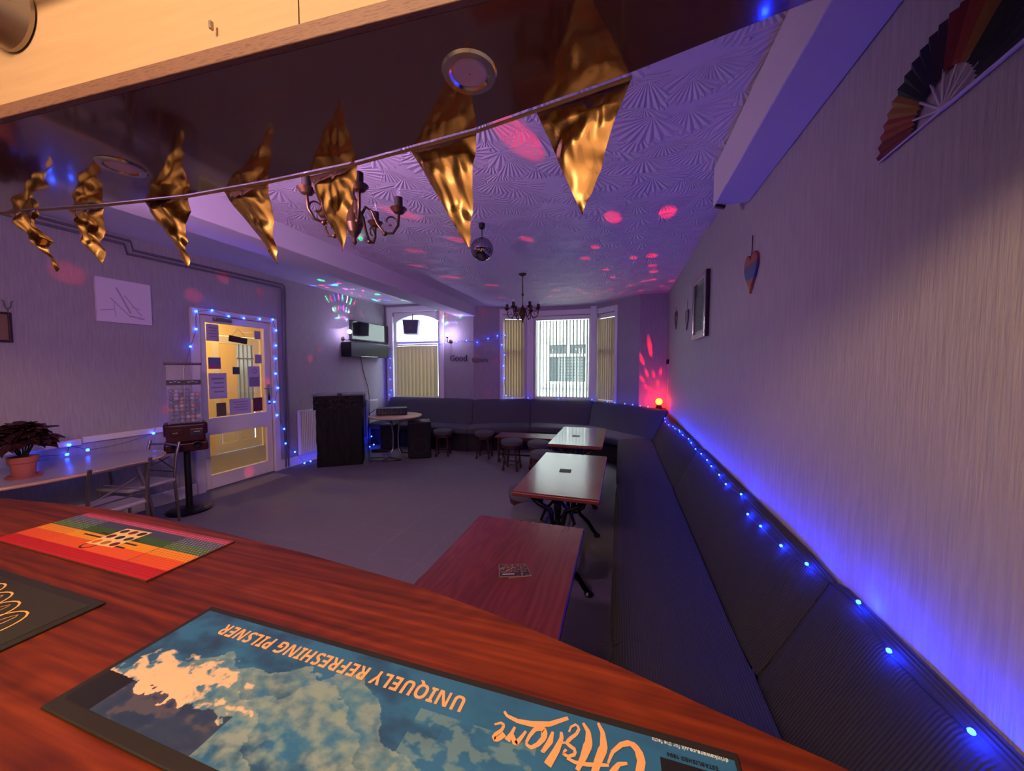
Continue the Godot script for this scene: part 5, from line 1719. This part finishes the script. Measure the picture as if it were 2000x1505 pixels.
	part(sn, "wire", MB.new().tube([Vector3(-0.012, -0.03, 0), Vector3(-0.008, -0.3, 0.01), Vector3(-0.008, -0.6, 0.0)], 0.005, 6), M.white)
	# hung speaker in front of the arched window
	var sp := thing("hung_speaker", "pale wall speaker hanging in front of the arched pane", "speaker", Vector3(-4.34, 2.475, -6.72), 0.35)
	var body := PackedVector2Array([Vector2(-0.17, 0.15), Vector2(0.17, 0.15), Vector2(0.14, -0.15), Vector2(-0.14, -0.15)])
	part(sp, "cabinet", MB.new().prism(body, 0.0, 0.22, Transform3D(Basis(Vector3.RIGHT, Vector3.BACK, Vector3.UP), Vector3(0, 0, -0.11))), mat(Color(0.50, 0.46, 0.54), 0.6))
	var gr := PackedVector2Array([Vector2(-0.15, 0.13), Vector2(0.15, 0.13), Vector2(0.125, -0.13), Vector2(-0.125, -0.13)])
	part(sp, "grille", MB.new().prism(gr, 0.0, 0.012, Transform3D(Basis(Vector3.RIGHT, Vector3.BACK, Vector3.UP), Vector3(0, 0, 0.11))), mat(Color(0.30, 0.27, 0.34), 0.8))
	part(sp, "badge", MB.new().rbox(Vector3(0, -0.03, 0.123), Vector3(0.04, 0.012, 0.003), 0.001), M.chrome)
	part(sp, "bracket", MB.new().tube([Vector3(0, 0.13, -0.05), Vector3(0, 0.22, -0.1), Vector3(0, 0.30, -0.115)], 0.012, 8), M.grey)
	# wire lettering
	for q in [["Good", Vector3(-3.29, 1.80, -6.842), 0.0, 0.16, "dark wire lettering reading Good on the wall under a sconce"], ["times", Vector3(-2.83, 1.765, -6.902), 0.467, 0.13, "dark wire lettering reading times beside the bay window"]]:
		var l := thing("wire_lettering", q[4], "lettering", q[1], q[2], "wire lettering on the wall")
		var tm := TextMesh.new()
		var fn := SystemFont.new()
		fn.font_names = PackedStringArray(["Droid Serif"])
		fn.font_italic = true
		tm.font = fn
		tm.text = q[0]
		tm.font_size = 64
		tm.pixel_size = q[3] / 62.0
		tm.depth = 0.01
		part(l, "letters", tm, mat(Color(0.26, 0.19, 0.25), 0.5))


# ---------------------------------------------------------------- string lights
func led_string(label: String, pts: Array, skip: Array, energy: float, bulb: Mesh, m: Material, drift := Vector3.ZERO) -> void:
	var t := thing("string_lights", label, "string lights", Vector3(pts[0][0], pts[0][1], pts[0][2]), 0.0, "strings of blue fairy lights")
	var o := t.position
	var cv := Curve3D.new()
	for i in pts.size():
		var p := Vector3(pts[i][0], pts[i][1], pts[i][2]) - o
		var a := Vector3(pts[maxi(i - 1, 0)][0], pts[maxi(i - 1, 0)][1], pts[maxi(i - 1, 0)][2]) - o
		var b := Vector3(pts[mini(i + 1, pts.size() - 1)][0], pts[mini(i + 1, pts.size() - 1)][1], pts[mini(i + 1, pts.size() - 1)][2]) - o
		cv.add_point(p + drift, (a - b) / 7.0, (b - a) / 7.0)
	var line := []
	var n := pts.size() * 4
	for i in n + 1:
		line.append(cv.sample_baked(cv.get_baked_length() * i / n))
	part(t, "wire", MB.new().tube(line, 0.0022, 5), M.wire)
	for i in pts.size():
		if i in skip:
			continue
		var p := Vector3(pts[i][0], pts[i][1], pts[i][2]) - o
		part(t, "led_bulb", bulb, m, Transform3D(Basis(), p))
		omni(t, p, Color(0.05, 0.16, 1.0), energy, 0.008)


func build_string_lights() -> void:
	var small := MB.new().sphere(Vector3.ZERO, 0.0065, 8, 6).mesh()
	var mid := MB.new().sphere(Vector3.ZERO, 0.012, 8, 6).mesh()
	var big := MB.new().sphere(Vector3.ZERO, 0.015, 8, 6).mesh()
	var right := [[0.668, 0.814, -5.959], [0.654, 0.786, -5.759], [0.658, 0.794, -5.394], [0.673, 0.824, -5.07], [0.673, 0.824, -4.889], [0.685, 0.847, -4.644], [0.681, 0.84, -4.571], [0.681, 0.84, -4.361], [0.69, 0.856, -4.057], [0.686, 0.848, -3.886], [0.681, 0.839, -3.643], [0.685, 0.847, -3.418], [0.685, 0.847, -3.2], [0.681, 0.839, -3.036], [0.681, 0.839, -2.806], [0.677, 0.83, -2.622], [0.69, 0.855, -2.358], [0.666, 0.812, -2.159], [0.671, 0.82, -1.992], [0.676, 0.829, -1.774], [0.689, 0.853, -1.585], [0.712, 0.878, -1.324], [0.689, 0.853, -1.152], [0.694, 0.86, -0.929]]
	led_string("string of blue fairy lights lying along the top of the wall bench", right, [], 0.055, small, M.led, Vector3(0, -0.006, 0))
	led_string("string of blue fairy lights across the wall and down the bay window frame", [[-3.78, 2.08, -6.80], [-3.58, 2.13, -6.83], [-3.33, 2.15, -6.83], [-3.1, 2.17, -6.83], [-2.87, 2.13, -6.86], [-2.67, 2.21, -6.97], [-2.49, 2.27, -7.05], [-2.34, 2.28, -7.1], [-2.40, 2.08, -7.08], [-2.35, 1.87, -7.1], [-2.37, 1.64, -7.1], [-2.36, 1.38, -7.1], [-2.32, 1.01, -7.11]], [], 0.006, mid, M.led)
	led_string("string of blue fairy lights along the bay window sill", [[-2.2, 0.955, -7.16], [-1.88, 0.96, -7.28], [-1.55, 0.955, -7.31], [-1.24, 0.955, -7.31], [-0.9, 0.955, -7.31], [-0.55, 0.955, -7.30], [-0.24, 0.95, -7.03], [-0.1, 0.95, -6.90], [0.08, 0.945, -6.74], [0.21, 0.945, -6.61], [0.33, 0.94, -6.50], [0.45, 0.94, -6.39]], [2, 4], 0.005, mid, M.led_soft)
	led_string("string of blue fairy lights on the arched window rail and frame", [[-4.99, 0.99, -6.79], [-4.94, 1.09, -6.79], [-4.96, 1.34, -6.79], [-4.95, 1.6, -6.79], [-4.95, 1.81, -6.79], [-4.93, 2.16, -6.79], [-4.65, 2.19, -6.83], [-4.44, 2.20, -6.83], [-4.2, 2.19, -6.83], [-3.97, 2.20, -6.83]], [5], 0.008, mid, M.led_soft)
	var x := LEFT + 0.05
	led_string("string of blue fairy lights framing the glazed door", [[x, 0.90, -2.74], [x, 1.24, -2.86], [x, 1.55, -2.92], [x, 1.86, -3.0], [x, 2.08, -3.07], [x, 2.3, -3.08], [x, 2.34, -3.26], [x, 2.29, -3.46], [x, 2.29, -3.66], [x, 2.31, -3.89], [x, 2.33, -4.09], [x, 2.17, -4.14], [x, 1.94, -4.13], [x, 1.74, -4.12], [x, 1.51, -4.11], [x, 1.29, -4.14], [x, 1.08, -4.07], [x, 0.87, -4.11], [x, 0.64, -4.22], [x + 0.02, 0.41, -4.22], [x + 0.02, 0.24, -4.38], [x + 0.08, 0.03, -4.5]], [2], 0.006, big, M.led)
	led_string("string of blue fairy lights drooping below the dado rail", [[x, 0.92, -2.62], [x, 0.86, -2.6], [x, 0.80, -2.35], [x, 0.785, -2.08], [x, 0.86, -1.96], [x - 0.02, 0.77, -1.95], [x - 0.02, 0.80, -1.75]], [0, 2], 0.008, big, M.led)
	led_string("string of blue fairy lights on the skirting behind the draped DJ stand", [[-4.97, 0.03, -4.62], [-4.9, 0.03, -4.95], [-4.8, 0.03, -5.3], [-4.7, 0.05, -5.75], [-4.72, 0.06, -5.9], [-4.85, 0.2, -6.0]], [], 0.02, big, M.led)


# ---------------------------------------------------------------- party lamps
func make_sconce(label: String, at: Vector3, turn: float, seed_: int) -> void:
	# a wall bracket with a rotating colour bulb; local +z points into the room
	var t := thing("wall_sconce", label, "wall light", at, turn, "wall sconces with party bulbs")
	part(t, "backplate", MB.new().lathe([Vector2(0.04, 0.0), Vector2(0.04, 0.008), Vector2(0.02, 0.018), Vector2(0.001, 0.02)], 18, Vector3(0, -0.13, 0.002), Basis(Vector3.RIGHT, PI / 2)), M.brass)
	part(t, "arm", MB.new().tube([Vector3(0, -0.13, 0.02), Vector3(0, -0.16, 0.09), Vector3(0, -0.14, 0.16), Vector3(0, -0.06, 0.16)], 0.007, 8), M.brass)
	part(t, "cup", MB.new().lathe([Vector2(0.008, -0.07), Vector2(0.022, -0.06), Vector2(0.024, -0.045)], 14, Vector3(0, 0, 0.16)), M.brass)
	part(t, "bulb", MB.new().sphere(Vector3(0, 0, 0.16), 0.042, 18, 12), glow(Color(1.0, 0.88, 0.92), 5.0))
	omni(t, Vector3(0, 0, 0.16), Color(0.80, 0.72, 1.0), 0.2 if seed_ == 201 else 0.3, 0.042)
	var r := RandomNumberGenerator.new()
	r.seed = seed_
	var cols := [Color(0.1, 0.9, 1.0), Color(1.0, 0.15, 0.8), Color(0.15, 0.25, 1.0), Color(1.0, 0.1, 0.25), Color(0.1, 1.0, 0.55), Color(0.9, 0.85, 1.0)]
	var from := t.to_global(Vector3(0, 0.01, 0.16))
	for k in 24:
		# three arcs of thin beams raking up the wall
		var arc := k / 8
		var a := -0.62 + 0.165 * (k % 8) + 0.06 * (arc % 2) + r.randf_range(-0.02, 0.02)
		var l: float = [0.24, 0.4, 0.6][arc]
		var hit := t.to_global(Vector3(sin(a) * l, 0.04 + cos(a) * l, 0.0))
		beam(t, from, hit, cols[(k * 5 + arc) % 6], 40.0 * pow(from.distance_to(hit), 3.0), [2.6, 2.0, 1.5][arc], 0.25)
	for k in 18:
		# and the same beams on the ceiling
		var hit := t.to_global(Vector3(r.randf_range(-0.9, 0.9), 0.65, r.randf_range(0.05, 0.6)))
		beam(t, from, hit, cols[r.randi() % 6], 7.0, r.randf_range(1.8, 3.0), 0.4)
	if seed_ == 201:
		for k in 6:
			beam(t, from, Vector3(-3.2, 2.67, -1.95 - 0.12 * k), Color(0.1, 0.15, 1.0), 16.0, 0.75)


func build_party_lights() -> void:
	make_sconce("glowing party bulb sconce beside the television", Vector3(LEFT + 0.002, 2.285, -5.55), PI / 2, 201)
	make_sconce("glowing party bulb sconce between the arched window and the bay", Vector3(-3.47, 2.29, -6.848), 0.0, 202)
	# red lamp on the corner ledge
	var c := Vector3(0.625, 1.03, -6.42)
	var t := thing("red_party_lamp", "glowing red party lamp standing on the corner ledge", "party lamp", Vector3(c.x, 0.90, c.z), 0.0)
	part(t, "base", MB.new().lathe([Vector2(0.001, 0.0), Vector2(0.055, 0.0), Vector2(0.055, 0.03), Vector2(0.035, 0.07), Vector2(0.001, 0.07)], 20), M.black)
	part(t, "lamp_dome", MB.new().sphere(Vector3(0, 0.13, 0), 0.055, 20, 14), glow(Color(1.0, 0.5, 0.14), 7.0))
	omni(t, Vector3(0, 0.13, 0), Color(1.0, 0.06, 0.14), 0.25, 0.05)
	var red := Color(1.0, 0.02, 0.10)
	var from := c
	var spots := [[-0.08, -3.2, 1.1], [0.35, -3.23, 1.1], [-0.91, -3.47, 0.8], [-1.58, -3.29, 0.8], [-2.17, -3.46, 0.7], [-2.45, -3.97, 0.7], [-0.28, -3.91, 0.8], [-0.42, -4.27, 0.7], [0.12, -4.42, 0.7], [0.32, -4.4, 1.0], [-0.2, -4.83, 0.7], [-0.13, -5.26, 0.8], [0.36, -4.81, 1.0], [0.4, -5.12, 1.2], [0.13, -5.86, 1.2], [0.31, -5.65, 1.2], [0.42, -5.58, 1.2], [0.6, -6.04, 1.2], [0.69, -6.38, 1.1], [0.29, -6.34, 1.3], [-1.04, -5.85, 0.8], [-0.95, -6.3, 0.9], [-0.68, -5.96, 0.8], [-0.62, -6.27, 0.9], [-0.42, -6.37, 0.9], [-0.19, -6.11, 1.0], [-0.02, -6.37, 1.0], [-1.94, -5.23, 0.8], [-2.1, -6.19, 0.7], [-1.21, -6.32, 0.8], [-2.32, -4.59, 0.8], [-1.76, -2.6, 0.9], [-0.56, -1.98, 1.15], [0.70, -5.75, 1.1]]
	for q in spots:
		var to := Vector3(q[0], CEIL, q[1])
		beam(t, from, to, red, 1.0 * from.distance_squared_to(to) / maxf(0.7, (to - from).normalized().y), q[2] * (1.4 if q[1] < -4.0 else 1.0))
	for q in [[-5.1, 2.51, -2.04, 1.0], [-5.1, 2.81, -3.44, 0.8], [-5.1, 2.5, -3.09, 0.9], [-5.1, 2.72, -3.95, 0.6], [-5.1, 1.76, -4.79, 0.8], [-5.1, 1.91, -4.99, 0.55], [-5.1, 2.7, -6.06, 0.7], [-5.1, 1.41, -6.06, 0.5], [-5.1, 1.1, -6.11, 0.7], [-5.1, 2.63, -5.78, 0.5], [-5.1, 1.39, -4.0, 0.8], [-5.1, 0.1, -3.7, 0.8], [-5.1, 1.12, -2.78, 0.7], [-2.87, 0, -3.7, 1.0], [-3.74, 0, -2.87, 0.9], [-2.76, 2.77, -6.94, 0.9], [-2.4, 2.44, -7.13, 0.7], [-2.54, 1.74, -7.06, 0.9], [-2.89, 1.87, -6.88, 0.7], [-2.66, 1.08, -7.0, 0.8]]:
		var to := Vector3(q[0], q[1], q[2])
		beam(t, from, to, red, 0.38 * from.distance_squared_to(to), q[3] * 0.9, 0.5)
	for q in [[0.48, 1.95, 2.0], [0.34, 1.76, 2.0], [0.44, 1.50, 2.6], [0.55, 1.48, 2.6], [0.66, 1.53, 2.4], [0.36, 1.40, 2.8], [0.43, 1.27, 4.0], [0.62, 1.33, 4.0], [0.5, 1.22, 5.0]]:
		var to := Vector3(q[0], q[1], -6.62)
		beam(t, from, to, red, 40.0 * pow(from.distance_to(to), 3.0) * 0.35, q[2] * 1.2, 0.3)
	# two wash lights fixed to the room side of the canopy, out of the camera's sight
	for k in 2:
		var at := Vector3([-2.7, -1.6][k], 2.27, [-0.52, -0.73][k])
		var w := thing("wash_light", ["violet LED wash light fixed to the canopy towards the door wall", "violet LED wash light fixed to the canopy towards the fan wall"][k], "wash light", at)
		part(w, "housing", MB.new().rbox(Vector3(0, 0, 0), Vector3(0.34, 0.2, 0.08), 0.01), M.black)
		part(w, "lamp_panel", MB.new().box(Vector3(0, 0, -0.042), Vector3(0.3, 0.16, 0.004)), glow(Color(0.9, 0.6, 0.95), 1.2))
		area(w, at + Vector3(0, 0, -0.05), at + Vector3([-0.6, -0.15][k], -0.2, -2.0), Vector2(0.3, 0.16), Color(0.96, 0.70, 0.98), [2.7, 3.5][k])
